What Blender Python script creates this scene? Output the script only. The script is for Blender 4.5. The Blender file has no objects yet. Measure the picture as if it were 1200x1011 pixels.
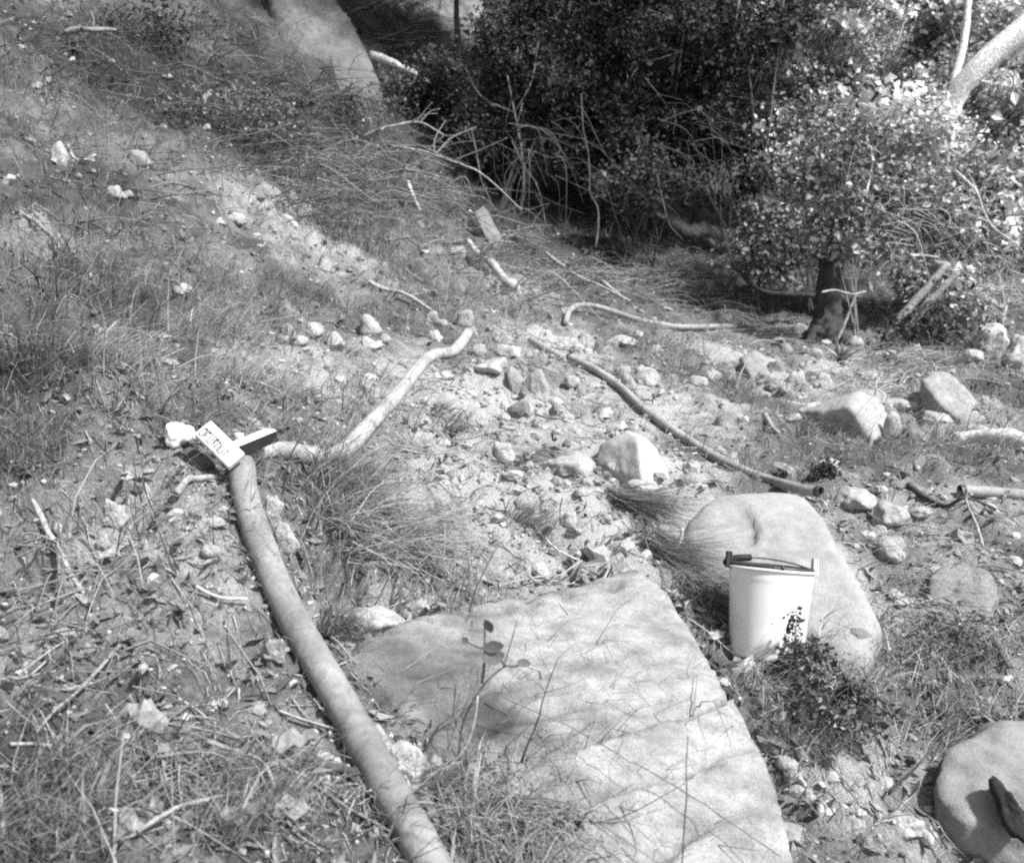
import bpy, bmesh, math, random
import numpy as np
from mathutils import Vector, Matrix

S = bpy.context.scene
C = S.collection
RNG = np.random.default_rng(11)
random.seed(11)

# ------------------------------------------------------------------ camera, sky, sun, exposure
F_PX = 1150.0                     # focal length in pixels of the 1200 px wide photograph
CAM_Z = 1.6
PITCH = math.radians(13.0)
cam_d = bpy.data.cameras.new('camera')
cam = bpy.data.objects.new('camera', cam_d); C.objects.link(cam); S.camera = cam
cam.location = (0, 0, CAM_Z)
cam.rotation_euler = (math.radians(90) - PITCH, 0, 0)
cam_d.sensor_width = 36.0
cam_d.lens = 36.0 * F_PX / 1200.0
cam_d.clip_start = 0.05
cam_d.clip_end = 400.0
cam_d.dof.use_dof = True
cam_d.dof.focus_distance = 4.0
cam_d.dof.aperture_fstop = 3.4

SUN = Vector((0.52, -0.28, 0.80)).normalized()      # direction towards the sun
sun_el = math.asin(SUN.z)
sun_az = math.atan2(SUN.x, SUN.y)                    # clockwise from +Y
W = bpy.data.worlds.new('World'); S.world = W; W.use_nodes = True
wn = W.node_tree; wn.nodes.clear()
sky = wn.nodes.new('ShaderNodeTexSky'); sky.sky_type = 'NISHITA'; sky.sun_disc = False
sky.sun_elevation = sun_el; sky.sun_rotation = sun_az
bw = wn.nodes.new('ShaderNodeRGBToBW')
bg = wn.nodes.new('ShaderNodeBackground'); bg.inputs['Strength'].default_value = 0.11
wo = wn.nodes.new('ShaderNodeOutputWorld')
wn.links.new(sky.outputs[0], bw.inputs[0]); wn.links.new(bw.outputs[0], bg.inputs[0]); wn.links.new(bg.outputs[0], wo.inputs[0])
sl = bpy.data.lights.new('sun', 'SUN'); sl.energy = 3.4; sl.angle = math.radians(5.0); sl.color = (1, 1, 1)
so = bpy.data.objects.new('sun', sl); C.objects.link(so)
so.rotation_euler = SUN.to_track_quat('Z', 'Y').to_euler()
S.view_settings.view_transform = 'Standard'; S.view_settings.look = 'None'
S.view_settings.gamma = 1.0; S.view_settings.exposure = 1.28
S.view_settings.use_curve_mapping = False
S.render.engine = 'CYCLES'
S.cycles.use_denoising = False            # the sampling noise stands in for the grain of the film
S.cycles.filter_width = 2.1
S.cycles.max_bounces = 6

# ------------------------------------------------------------------ noise and terrain
def _hash(ix, iy, iz, seed):
    h = (ix.astype(np.int64) * 374761393 + iy.astype(np.int64) * 668265263 + iz.astype(np.int64) * 1274126177 + seed * 974634277) & 0xFFFFFFFF
    h = ((h ^ (h >> 13)) * 1274126177) & 0xFFFFFFFF
    h = ((h ^ (h >> 16)) * 2246822519) & 0xFFFFFFFF
    return ((h ^ (h >> 15)) & 0xFFFFFF) / float(0xFFFFFF)

def noise3(p, seed=0):
    """value noise, p (N,3) -> -1..1"""
    f = np.floor(p); t = p - f; t = t * t * t * (t * (t * 6 - 15) + 10); f = f.astype(np.int64)
    r = 0
    for dx in (0, 1):
        wx = t[:, 0] if dx else 1 - t[:, 0]
        for dy in (0, 1):
            wy = t[:, 1] if dy else 1 - t[:, 1]
            for dz in (0, 1):
                wz = t[:, 2] if dz else 1 - t[:, 2]
                r = r + wx * wy * wz * _hash(f[:, 0] + dx, f[:, 1] + dy, f[:, 2] + dz, seed)
    return r * 2 - 1

def noise2(x, y, s, seed=0):
    f0 = np.floor(x * s); f1 = np.floor(y * s); a = x * s - f0; b = y * s - f1
    a = a * a * (3 - 2 * a); b = b * b * (3 - 2 * b)
    f0 = f0.astype(np.int64); f1 = f1.astype(np.int64); z = np.zeros_like(f0)
    n = lambda i, j: _hash(f0 + i, f1 + j, z, seed)
    return ((n(0, 0) * (1 - a) + n(1, 0) * a) * (1 - b) + (n(0, 1) * (1 - a) + n(1, 1) * a) * b) * 2 - 1

def fbm3(p, s, octs, seed=0, gain=0.5):
    r = 0; a = 1.0
    for o in range(octs):
        r = r + a * noise3(p * s + 17.3 * o, seed + o); s *= 2.03; a *= gain
    return r

fw = Vector((0, math.cos(PITCH), -math.sin(PITCH))); up = Vector((0, math.sin(PITCH), math.cos(PITCH)))
def P(px, py, d):
    """the place that the photograph shows at pixel (px, py), d metres along the viewing axis"""
    px, py, d = float(px), float(py), float(d)
    return Vector((0, 0, CAM_Z)) + d * (fw + Vector(((px - 600) / F_PX, 0, 0)) - up * ((py - 505) / F_PX))

SURVEY = [(0,1011,1.9),(200,1011,2.0),(400,1011,2.15),(600,1011,2.35),(800,1011,2.55),(1000,1011,2.7),(1200,1011,2.8),
 (0,850,2.25),(200,850,2.4),(400,850,2.6),(700,850,2.9),(900,850,3.0),(1200,850,3.25),
 (0,700,2.6),(200,700,2.85),(400,700,3.1),(600,700,3.4),(850,720,3.5),(1000,720,3.6),(1200,700,3.9),
 (0,550,3.1),(200,550,3.3),(285,548,3.45),(400,550,3.8),(600,550,4.5),(750,550,4.8),(900,580,4.9),(1050,560,5.2),(1200,550,5.5),
 (0,450,3.6),(150,450,3.9),(300,450,4.5),(450,450,5.3),(600,450,6.0),(750,450,6.6),(900,470,6.8),(1000,480,6.9),(1200,450,7.5),
 (540,395,6.9),(660,395,7.8),(800,410,8.0),(950,400,9.2),(1150,400,9.2),
 (0,330,4.8),(200,330,5.6),(400,330,7.2),(560,340,8.6),(700,340,10.3),(850,360,10.5),
 (0,220,6.2),(200,230,7.3),(350,240,8.6),(500,270,9.9),(600,290,11),
 (0,120,7.6),(200,130,9),(350,150,10.6),(450,150,12),
 (0,0,9.5),(200,0,11.5),(350,20,13.3),(500,20,15.8),(800,260,13.5),(700,120,17),(900,200,16.5),(1100,200,16),(900,0,21),(1200,0,20),(1190,300,12.8)]
_ctl = [tuple(P(*s)) for s in SURVEY] + [(-5,-4,2.6),(0,-5,-.5),(5,-5,-1.2),(-12,0,8),(-12,-12,8),(-16,12,11.5),(8,4,-.1),(10,-4,-1.0),
 (9,12,1.6),(16,8,3.0),(25,20,11),(-25,30,22),(0,40,17),(25,45,20),(-45,0,26),(45,0,14),(0,-45,-9),(-45,-45,12),(45,-45,-4),(-50,60,36),(50,60,30),(0,80,36)]
_ctl = np.array(_ctl)
def _tps(r2): return 0.5 * r2 * np.log(r2 + 1e-9)
def _solve():
    n = len(_ctl); q = _ctl[:, :2] / 10.0
    K = _tps(((q[:, None] - q[None]) ** 2).sum(-1)) + np.eye(n) * 2e-4
    Pm = np.c_[np.ones(n), q]
    A = np.zeros((n + 3, n + 3)); A[:n, :n] = K; A[:n, n:] = Pm; A[n:, :n] = Pm.T
    return np.linalg.solve(A, np.r_[_ctl[:, 2], 0, 0, 0])
_w = _solve()
def base_h(x, y):
    x = np.asarray(x, float).ravel(); y = np.asarray(y, float).ravel(); out = np.empty_like(x); n = len(_ctl); q = _ctl[:, :2] / 10.0
    for i in range(0, len(x), 60000):
        a = np.c_[x[i:i + 60000], y[i:i + 60000]] / 10.0
        out[i:i + 60000] = _tps((a[:, 0:1] - q[:, 0]) ** 2 + (a[:, 1:2] - q[:, 1]) ** 2) @ _w[:n] + _w[n] + a @ _w[n + 1:]
    return out
def relief(x, y):
    x = np.asarray(x, float).ravel(); y = np.asarray(y, float).ravel()
    k = np.clip(np.hypot(x, y) / 6.0, 0.6, 2.4); a = .55
    xs = x * math.cos(a) - y * math.sin(a) * .45; ys = x * math.sin(a) + y * math.cos(a)
    steep = np.clip((-x - 0.3) / 2.0, 0, 1)
    r = 0.045 * noise2(x, y, 1.7, 3) * k + 0.046 * noise2(xs, ys, 4.6, 4) * (1 + .6 * steep)
    c = noise2(x, y, 9.5, 5)
    r = r + 0.034 * (1 - np.abs(c) * 2) * (1 + .7 * steep) + 0.028 * noise2(xs, ys, 17, 6) + 0.008 * noise2(x, y, 47, 7)
    pit = np.clip(noise2(x, y, 5.3, 9) + .5 * noise2(x, y, 12, 10) - .55, 0, .5)
    r = r - .34 * pit * (1 + .8 * steep)
    far = np.clip((np.hypot(x, y) - 18) / 10, 0, 1)
    return r + far * 0.5 * noise2(x, y, .35, 8)
BEDS = []                       # places where hoses and other things lie: the ground is trodden flatter there
def H(x, y):
    x = np.asarray(x, float).ravel(); y = np.asarray(y, float).ravel()
    r = relief(x, y)
    if BEDS:
        near = (x > -3) & (x < 5) & (y > 1) & (y < 12)
        if near.any():
            q = np.array(BEDS); f = np.ones(near.sum()); xn, yn = x[near], y[near]
            for i in range(0, len(xn), 40000):
                d2 = ((xn[i:i + 40000, None] - q[:, 0]) ** 2 + (yn[i:i + 40000, None] - q[:, 1]) ** 2) / q[:, 2] ** 2
                f[i:i + 40000] = 1 - .95 * np.exp(-d2.min(1) ** 1.5)
            r[near] *= f
    return base_h(x, y) + r
def h1(x, y): return float(H([x], [y])[0])
_D = np.concatenate([np.linspace(1.3, 8, 240), np.linspace(8.05, 40, 260)])
def at(px, py, smooth=True):
    """first point of the ground on the line of sight of a pixel"""
    dx = (px - 600) / F_PX; dy = (py - 505) / F_PX
    x = _D * dx; y = _D * (fw.y - up.y * dy); z = CAM_Z + _D * (fw.z - up.z * dy)
    g = (base_h if smooth else H)(x, y) - z
    k = np.argmax(g > 0)
    if g[k] <= 0: k = len(_D) - 1
    if k > 0:
        t = g[k - 1] / (g[k - 1] - g[k]); d = _D[k - 1] + t * (_D[k] - _D[k - 1])
    else: d = _D[0]
    return P(px, py, float(d)), float(d)

HOSE_A = [(520,1060),(497,1008),(440,905),(395,822),(345,735),(306,645),(288,585),(284,552)]
HOSE_B = [(292,541),(312,530),(345,534),(376,542),(398,537),(425,510),(468,462),(498,424),(514,416),(528,415),(539,405),(548,392)]
HOSE_C = [(668,421),(700,437),(730,459),(760,487),(820,528),(880,560)]
HOSE_D = [(663,379),(667,368,.02),(680,364,.06),(700,367,.06),(735,376,.04),(770,382),(815,385),(860,384)]
HOSE_E = [(622,399),(636,408),(658,419)]
HOSE_F = [(1128,578),(1165,580),(1210,584),(1260,590)]
_beds = []
for pix in (HOSE_A, HOSE_B, HOSE_C, HOSE_D, HOSE_E, HOSE_F):
    for (a_, b_) in zip(pix[:-1], pix[1:]):
        for t_ in np.linspace(0, 1, 5)[:-1]:
            g_, d_ = at(a_[0] + (b_[0] - a_[0]) * t_, a_[1] + (b_[1] - a_[1]) * t_); _beds.append((g_.x, g_.y, .13 * max(1, d_ / 4)))
for px_, py_, r_ in ((860,640,.3),(905,660,.3),(850,690,.25),(960,700,.25),(897,772,.2),(255,535,.2),(215,520,.15)):
    g_ = at(px_, py_)[0]; _beds.append((g_.x, g_.y, r_))
BEDS = _beds

# ------------------------------------------------------------------ materials
def nodes_of(name):
    m = bpy.data.materials.new(name); m.use_nodes = True
    nt = m.node_tree; return m, nt, nt.nodes['Principled BSDF']
def N(nt, t, **kw):
    n = nt.nodes.new(t)
    for k, v in kw.items():
        if k in n.inputs: n.inputs[k].default_value = v
        else: setattr(n, k, v)
    return n
def math_n(nt, op, a, b, clamp=False):
    n = nt.nodes.new('ShaderNodeMath'); n.operation = op; n.use_clamp = clamp
    for i, v in enumerate((a, b)):
        if isinstance(v, (int, float)): n.inputs[i].default_value = v
        else: nt.links.new(v, n.inputs[i])
    return n.outputs[0]
def noise_n(nt, scale, detail=5, rough=.6, coord=None, dist=0):
    n = N(nt, 'ShaderNodeTexNoise', Scale=scale, Detail=detail, Roughness=rough, Distortion=dist)
    if coord is not None: nt.links.new(coord, n.inputs['Vector'])
    return n.outputs['Fac']
def ramp(nt, src, lo, hi, a, b):
    n = N(nt, 'ShaderNodeMapRange'); n.inputs[1].default_value = lo; n.inputs[2].default_value = hi; n.inputs[3].default_value = a; n.inputs[4].default_value = b
    nt.links.new(src, n.inputs[0]); return n.outputs[0]
def to_color(nt, bsdf, val):
    nt.links.new(val, bsdf.inputs['Base Color'])
def bump(nt, bsdf, h, strength, dist):
    b = N(nt, 'ShaderNodeBump', Strength=strength, Distance=dist); nt.links.new(h, b.inputs['Height']); nt.links.new(b.outputs[0], bsdf.inputs['Normal'])

def mat_tone(name, rough=.8, spec=.3, nscale=60, namp=.5, translucent=0.0, bump_s=0, back=None):
    """colour from the mesh attribute 'tone' with fine mottling"""
    m, nt, b = nodes_of(name)
    a = nt.nodes.new('ShaderNodeAttribute'); a.attribute_name = 'tone'
    co = nt.nodes.new('ShaderNodeTexCoord').outputs['Object']
    n = noise_n(nt, nscale, 4, .6, co)
    v = math_n(nt, 'MULTIPLY', a.outputs['Fac'], ramp(nt, n, .25, .75, 1 - namp, 1 + namp))
    to_color(nt, b, v); b.inputs['Roughness'].default_value = rough; b.inputs['Specular IOR Level'].default_value = spec
    if bump_s: bump(nt, b, n, bump_s, .01)
    if translucent:
        t = nt.nodes.new('ShaderNodeBsdfTranslucent'); nt.links.new(v, t.inputs[0])
        mx = nt.nodes.new('ShaderNodeMixShader'); mx.inputs[0].default_value = translucent
        nt.links.new(b.outputs[0], mx.inputs[1]); nt.links.new(t.outputs[0], mx.inputs[2])
        nt.links.new(mx.outputs[0], nt.nodes['Material Output'].inputs[0])
    return m

def mat_rock(name, lo, hi, scale=5, speck=.25, bump_s=.6, grain=90):
    m, nt, b = nodes_of(name)
    a = nt.nodes.new('ShaderNodeAttribute'); a.attribute_name = 'tone'
    co = nt.nodes.new('ShaderNodeTexCoord').outputs['Object']
    oi = nt.nodes.new('ShaderNodeObjectInfo').outputs['Random']
    n1 = noise_n(nt, scale, 8, .62, co, .4); n2 = noise_n(nt, grain, 3, .7, co); n3 = noise_n(nt, scale * 5, 6, .7, co)
    v = ramp(nt, n1, .3, .7, lo, hi)
    v = math_n(nt, 'MULTIPLY', v, ramp(nt, n2, .3, .7, 1 - speck, 1 + speck))
    v = math_n(nt, 'MULTIPLY', v, ramp(nt, n3, .35, .65, .86, 1.12))
    v = math_n(nt, 'MULTIPLY', v, ramp(nt, oi, 0, 1, .85, 1.12))
    v = math_n(nt, 'MULTIPLY', v, a.outputs['Fac'])
    to_color(nt, b, v); b.inputs['Roughness'].default_value = .9; b.inputs['Specular IOR Level'].default_value = .2
    hgt = math_n(nt, 'ADD', math_n(nt, 'MULTIPLY', n3, .7), math_n(nt, 'MULTIPLY', n2, .25))
    bump(nt, b, hgt, bump_s, .02)
    return m

def mat_plain(name, col, rough=.5, spec=.4, mott=.12, scale=12, bump_s=0, metal=0):
    m, nt, b = nodes_of(name)
    co = nt.nodes.new('ShaderNodeTexCoord').outputs['Object']
    n = noise_n(nt, scale, 6, .65, co)
    v = ramp(nt, n, .3, .7, col * (1 - mott), col * (1 + mott))
    to_color(nt, b, v); b.inputs['Roughness'].default_value = rough; b.inputs['Specular IOR Level'].default_value = spec; b.inputs['Metallic'].default_value = metal
    if bump_s: bump(nt, b, n, bump_s, .01)
    return m

def mat_soil():
    m, nt, b = nodes_of('soil')
    a = nt.nodes.new('ShaderNodeAttribute'); a.attribute_name = 'tone'
    co = nt.nodes.new('ShaderNodeTexCoord').outputs['Object']
    n1 = noise_n(nt, 2.2, 8, .65, co, .5); n2 = noise_n(nt, 14, 8, .7, co, .3); n3 = noise_n(nt, 75, 4, .7, co); n4 = noise_n(nt, 240, 3, .7, co)
    v = math_n(nt, 'MULTIPLY', a.outputs['Fac'], ramp(nt, n1, .3, .7, .62, 1.4))
    v = math_n(nt, 'MULTIPLY', v, ramp(nt, n2, .32, .68, .6, 1.35))
    v = math_n(nt, 'MULTIPLY', v, ramp(nt, n3, .3, .7, .65, 1.3))
    v = math_n(nt, 'MULTIPLY', v, ramp(nt, n4, .3, .7, .65, 1.35))
    v = math_n(nt, 'MINIMUM', v, .52)
    to_color(nt, b, v); b.inputs['Roughness'].default_value = .95; b.inputs['Specular IOR Level'].default_value = .1
    bump(nt, b, math_n(nt, 'ADD', n2, math_n(nt, 'ADD', math_n(nt, 'MULTIPLY', n3, .6), math_n(nt, 'MULTIPLY', n4, .3))), 1.0, .035)
    return m

def mat_hose(name, col):
    m, nt, b = nodes_of(name)
    co = nt.nodes.new('ShaderNodeTexCoord').outputs['Object']
    n1 = noise_n(nt, 3.2, 6, .65, co, .6); n2 = noise_n(nt, 130, 3, .7, co); n3 = noise_n(nt, 22, 7, .75, co, .8)
    v = ramp(nt, n1, .36, .62, col * .6, col * 1.15)
    v = math_n(nt, 'MULTIPLY', v, ramp(nt, n2, .3, .7, .86, 1.1))
    v = math_n(nt, 'MULTIPLY', v, ramp(nt, n3, .38, .56, .76, 1.05))
    to_color(nt, b, v); b.inputs['Roughness'].default_value = .85; b.inputs['Specular IOR Level'].default_value = .2
    bump(nt, b, math_n(nt, 'ADD', n2, n3), .35, .006)
    return m

M_SOIL = mat_soil()
M_ROCK = mat_rock('pale_rock', .25, .42, 5, .3, .9)
M_ROCKG = mat_rock('grey_rock', .15, .27, 5, .3, .9)
def mat_slab():
    m = mat_rock('sandstone', .25, .38, 5, .24, .8, 150); nt = m.node_tree; b = nt.nodes['Principled BSDF']
    co = nt.nodes.new('ShaderNodeTexCoord').outputs['Object']
    mp = N(nt, 'ShaderNodeMapping'); mp.inputs['Rotation'].default_value = (0, 0, math.radians(-33)); mp.inputs['Scale'].default_value = (.5, 1.9, 1.2)
    nt.links.new(co, mp.inputs['Vector'])
    w = noise_n(nt, 1.3, 3, .45, mp.outputs[0], .1); ln = math_n(nt, 'ABSOLUTE', math_n(nt, 'SUBTRACT', w, .5), 0)
    w2 = noise_n(nt, 2.4, 3, .5, mp.outputs[0], .2); ln2 = math_n(nt, 'ABSOLUTE', math_n(nt, 'SUBTRACT', w2, .44), 0)
    br = noise_n(nt, 4, 3, .6, co)
    c1 = math_n(nt, 'MAXIMUM', ramp(nt, ln, .0004, .0020, 0, 1), ramp(nt, br, .50, .58, 0, 1), True)
    c2 = math_n(nt, 'MAXIMUM', ramp(nt, ln2, .001, .007, 0, 1), ramp(nt, br, .62, .50, 0, 1), True)
    ck = c1
    gr = noise_n(nt, 9, 7, .7, mp.outputs[0]); pit = noise_n(nt, 55, 4, .7, co)
    old = b.inputs['Base Color'].links[0].from_socket
    v = old
    v = math_n(nt, 'MULTIPLY', v, ramp(nt, gr, .34, .58, .74, 1.06)); v = math_n(nt, 'MULTIPLY', v, ramp(nt, pit, .3, .42, .7, 1))
    to_color(nt, b, v)
    hb = [n for n in nt.nodes if n.type == 'BUMP'][0]; h0 = hb.inputs['Height'].links[0].from_socket
    h = math_n(nt, 'ADD', math_n(nt, 'MULTIPLY', h0, .6), math_n(nt, 'MULTIPLY', gr, .9))
    nt.links.new(h, hb.inputs['Height']); hb.inputs['Distance'].default_value = .03
    return m
M_SLAB = mat_slab()
M_SMOOTH = mat_rock('smooth_sandstone', .30, .43, 4, .2, .5, 140)
M_GRAVEL = mat_tone('gravel_stone', .9, .2, 80, .3)
M_GRASS = mat_tone('dry_grass', .7, .25, 30, .25, .42)
M_TWIG = mat_tone('twig_bark', .85, .2, 90, .4)
M_LITTER = mat_tone('dead_leaf', .75, .25, 60, .35, .2)
M_LEAF = mat_tone('green_leaf', .42, .45, 40, .25, .22)
M_LEAFD = mat_tone('dull_leaf', .75, .2, 40, .25, .2)
M_BARK = mat_tone('bark', .9, .2, 35, .55, 0, .8)
M_WHITE = mat_plain('white_enamel', .70, .36, .5, .10, 9)
M_CARD = mat_plain('white_card', .78, .7, .3, .04, 20)
M_BLACK = mat_plain('black_card', .012, .6, .3, .3, 20)
M_INK = mat_plain('dark_ink', .03, .7, .2, .2, 60)
M_DARKMETAL = mat_plain('dark_metal', .035, .45, .5, .4, 30, .3)
M_CLOTH = mat_plain('dark_canvas', .07, .85, .2, .5, 14, .4)
M_PAPER = mat_plain('white_paper', .80, .8, .2, .05, 12, .2)
M_HOSE = mat_hose('hose_canvas', .25)
M_HOSEL = mat_hose('hose_canvas_pale', .40)
M_PIPE = mat_hose('hose_rubber', .33)

# ------------------------------------------------------------------ mesh helpers
def mesh(name, V, faces, mat, tone=None, smooth=False):
    """faces: list of (n,3) or (n,4) int arrays"""
    V = np.asarray(V, np.float32)
    me = bpy.data.meshes.new(name)
    faces = [np.asarray(f, np.int32) for f in faces if len(f)]
    loops = np.concatenate([f.ravel() for f in faces])
    sizes = np.concatenate([np.full(len(f), f.shape[1], np.int32) for f in faces])
    starts = np.concatenate([[0], np.cumsum(sizes)[:-1]]).astype(np.int32)
    me.vertices.add(len(V)); me.vertices.foreach_set('co', V.ravel())
    me.loops.add(len(loops)); me.loops.foreach_set('vertex_index', loops)
    me.polygons.add(len(sizes)); me.polygons.foreach_set('loop_start', starts)
    me.polygons.foreach_set('use_smooth', np.full(len(sizes), smooth))
    me.update(calc_edges=True); me.validate()
    a = me.attributes.new('tone', 'FLOAT', 'POINT')
    if tone is None: tone = 1.0
    t = np.broadcast_to(np.asarray(tone, np.float32), (len(V),)).astype(np.float32)
    a.data.foreach_set('value', np.ascontiguousarray(t))
    me.materials.append(mat)
    return me
def obj(name, me, parent=None, loc=None):
    o = bpy.data.objects.new(name, me); C.objects.link(o)
    if loc is not None: o.location = loc
    if parent is not None: o.parent = parent
    return o
def tag(o, label, cat, group=None):
    o['label'] = label; o['category'] = cat
    if group: o['group'] = group
    return o
def empty(name, loc, label, cat, group=None):
    o = bpy.data.objects.new(name, None); C.objects.link(o); o.location = loc; o.empty_display_size = .05
    return tag(o, label, cat, group)
def stuff(o): o['kind'] = 'stuff'; return o

def spline(pts, n):
    """Catmull-Rom through pts, n points evenly by index"""
    p = np.array([list(q) for q in pts], float)
    if len(p) == 2: return p[0] + np.linspace(0, 1, n)[:, None] * (p[1] - p[0])
    e = np.vstack([2 * p[0] - p[1], p, 2 * p[-1] - p[-2]])
    s = np.concatenate([[0], np.cumsum(np.linalg.norm(np.diff(p, axis=0), axis=1))])
    u = np.interp(np.linspace(0, s[-1], n), s, np.arange(len(p)))
    i = np.minimum(u.astype(int), len(p) - 2); t = (u - i)[:, None]
    a, b, c, d = e[i], e[i + 1], e[i + 2], e[i + 3]
    return .5 * (2 * b + (c - a) * t + (2 * a - 5 * b + 4 * c - d) * t ** 2 + (3 * b - a - 3 * c + d) * t ** 3)

def tube(path, rad, sides=8, caps=True, wob=0.0, seed=0, close_inside=False):
    """path (n,3), rad scalar or (n,) -> verts, faces"""
    p = np.asarray(path, float); n = len(p); r = np.broadcast_to(np.asarray(rad, float), (n,))
    t = np.gradient(p, axis=0); t /= np.linalg.norm(t, axis=1)[:, None] + 1e-12
    ref = np.array([0, 0, 1.0]) if abs(t[0][2]) < .9 else np.array([1.0, 0, 0])
    u = np.cross(t[0], ref); u /= np.linalg.norm(u); us = []
    for k in range(n):
        u = u - t[k] * (u @ t[k]); u /= np.linalg.norm(u) + 1e-12; us.append(u)
    us = np.array(us); vs = np.cross(t, us)
    a = np.linspace(0, 2 * np.pi, sides, endpoint=False)
    V = p[:, None] + r[:, None, None] * (np.cos(a)[None, :, None] * us[:, None] + np.sin(a)[None, :, None] * vs[:, None])
    V = V.reshape(-1, 3)
    if wob:
        c = np.repeat(p, sides, 0); d = V - c
        V = c + d * (1 + wob * fbm3(V + seed, 14, 2, seed))[:, None]
    i = np.arange(n - 1)[:, None] * sides; j = np.arange(sides)[None]; j2 = (j + 1) % sides
    Fq = np.stack([i + j, i + j2, i + sides + j2, i + sides + j], -1).reshape(-1, 4)
    Ft = []
    if caps:
        V = np.vstack([V, p[0], p[-1]]); c0 = n * sides; jj = np.arange(sides); jn = (jj + 1) % sides
        Ft = np.vstack([np.c_[jn, jj, np.full(sides, c0)], np.c_[(n - 1) * sides + jj, (n - 1) * sides + jn, np.full(sides, c0 + 1)]])
    return V, [Fq, Ft] if len(Ft) else [Fq]

class Acc:
    """joins many small shapes into one mesh"""
    def __init__(s): s.V = []; s.F = {3: [], 4: []}; s.T = []; s.n = 0
    def add(s, V, faces, tone=1.0):
        V = np.asarray(V); 
        for f in faces:
            f = np.asarray(f)
            if len(f): s.F[f.shape[1]].append(f + s.n)
        s.V.append(V); s.T.append(np.broadcast_to(np.asarray(tone, float), (len(V),))); s.n += len(V)
    def mesh(s, name, mat, smooth=False):
        return mesh(name, np.vstack(s.V), [np.vstack(s.F[k]) for k in (3, 4) if s.F[k]], mat, np.concatenate(s.T), smooth)

def instance(TV, TF, pos, R, tone):
    """template verts TV (k,3) or (N,k,3), faces TF, positions (N,3), matrices (N,3,3) -> joined arrays"""
    Nn = len(pos); TV = np.asarray(TV, float); k = TV.shape[-2]
    V = (np.einsum('nij,nkj->nki', R, np.broadcast_to(TV, (Nn, k, 3))) + pos[:, None]).reshape(-1, 3)
    TF = np.asarray(TF); Fa = (TF[None] + (np.arange(Nn) * k)[:, None, None]).reshape(-1, TF.shape[1])
    return V, Fa, np.repeat(tone, k)
def frames(z, spin):
    """rotation matrices with third column z (N,3), spun"""
    z = z / np.linalg.norm(z, axis=1)[:, None]
    ref = np.where(np.abs(z[:, 2:3]) < .9, np.array([[0, 0, 1.0]]), np.array([[1.0, 0, 0]]))
    x = np.cross(ref, z); x /= np.linalg.norm(x, axis=1)[:, None]; y = np.cross(z, x)
    c = np.cos(spin)[:, None]; s = np.sin(spin)[:, None]
    return np.stack([x * c + y * s, -x * s + y * c, z], -1)

def ico(sub):
    bm = bmesh.new(); bmesh.ops.create_icosphere(bm, subdivisions=sub, radius=1)
    V = np.array([v.co[:] for v in bm.verts]); Fc = np.array([[v.index for v in f.verts] for f in bm.faces]); bm.free(); return V, Fc
ICO = {k: ico(k) for k in (1, 2, 3, 4, 5, 6)}

def hull_planes(pts):
    bm = bmesh.new()
    for p in pts: bm.verts.new(p)
    r = bmesh.ops.convex_hull(bm, input=bm.verts)
    bm.normal_update()
    c = np.mean(pts, 0); pl = []
    for f in bm.faces:
        n = np.array(f.normal); d = n @ (np.array(f.calc_center_median()) - c)
        if d < 0: n, d = -n, -d
        if d > 1e-5: pl.append((*n, d))
    bm.free(); return c, np.array(pl)

def rock_mesh(name, pts, mat, sub=4, sharp=14, rough=.02, fine=.004, seed=0, shaper=None, tone=1.0, wear_shade=None):
    """a weathered stone filling the hull of pts: dense surface, softened edges, lumps and chips"""
    pts = np.asarray(pts, float)
    c, pl = hull_planes(pts)
    U, Fc = ICO[sub]
    size = np.ptp(pts, axis=0); sc = np.maximum(size / size.max(), .12)
    D = U * sc; D /= np.linalg.norm(D, axis=1)[:, None]
    q = np.zeros(len(D))
    for n0, n1, n2, d in pl:
        q += np.maximum((D @ np.array([n0, n1, n2])) / d, 0) ** sharp
    r = q ** (-1.0 / sharp)
    V = D * r[:, None]
    s = size.max()
    nv = fbm3(V + seed * 3.1, 3.2 / s, 3, seed)
    ch = noise3(V * (9 / s) + seed, seed + 9)
    V = V + D * (s * rough * nv + s * rough * .35 * np.abs(ch))[:, None]
    if fine: V = V + D * (fine * fbm3(V + seed, 38, 2, seed + 4))[:, None]
    if shaper is not None: V = shaper(V, D, c)
    t = tone
    if wear_shade is not None: t = tone * wear_shade(V + c)
    return mesh(name, V, [Fc], mat, t, True), Vector(c)

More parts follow.
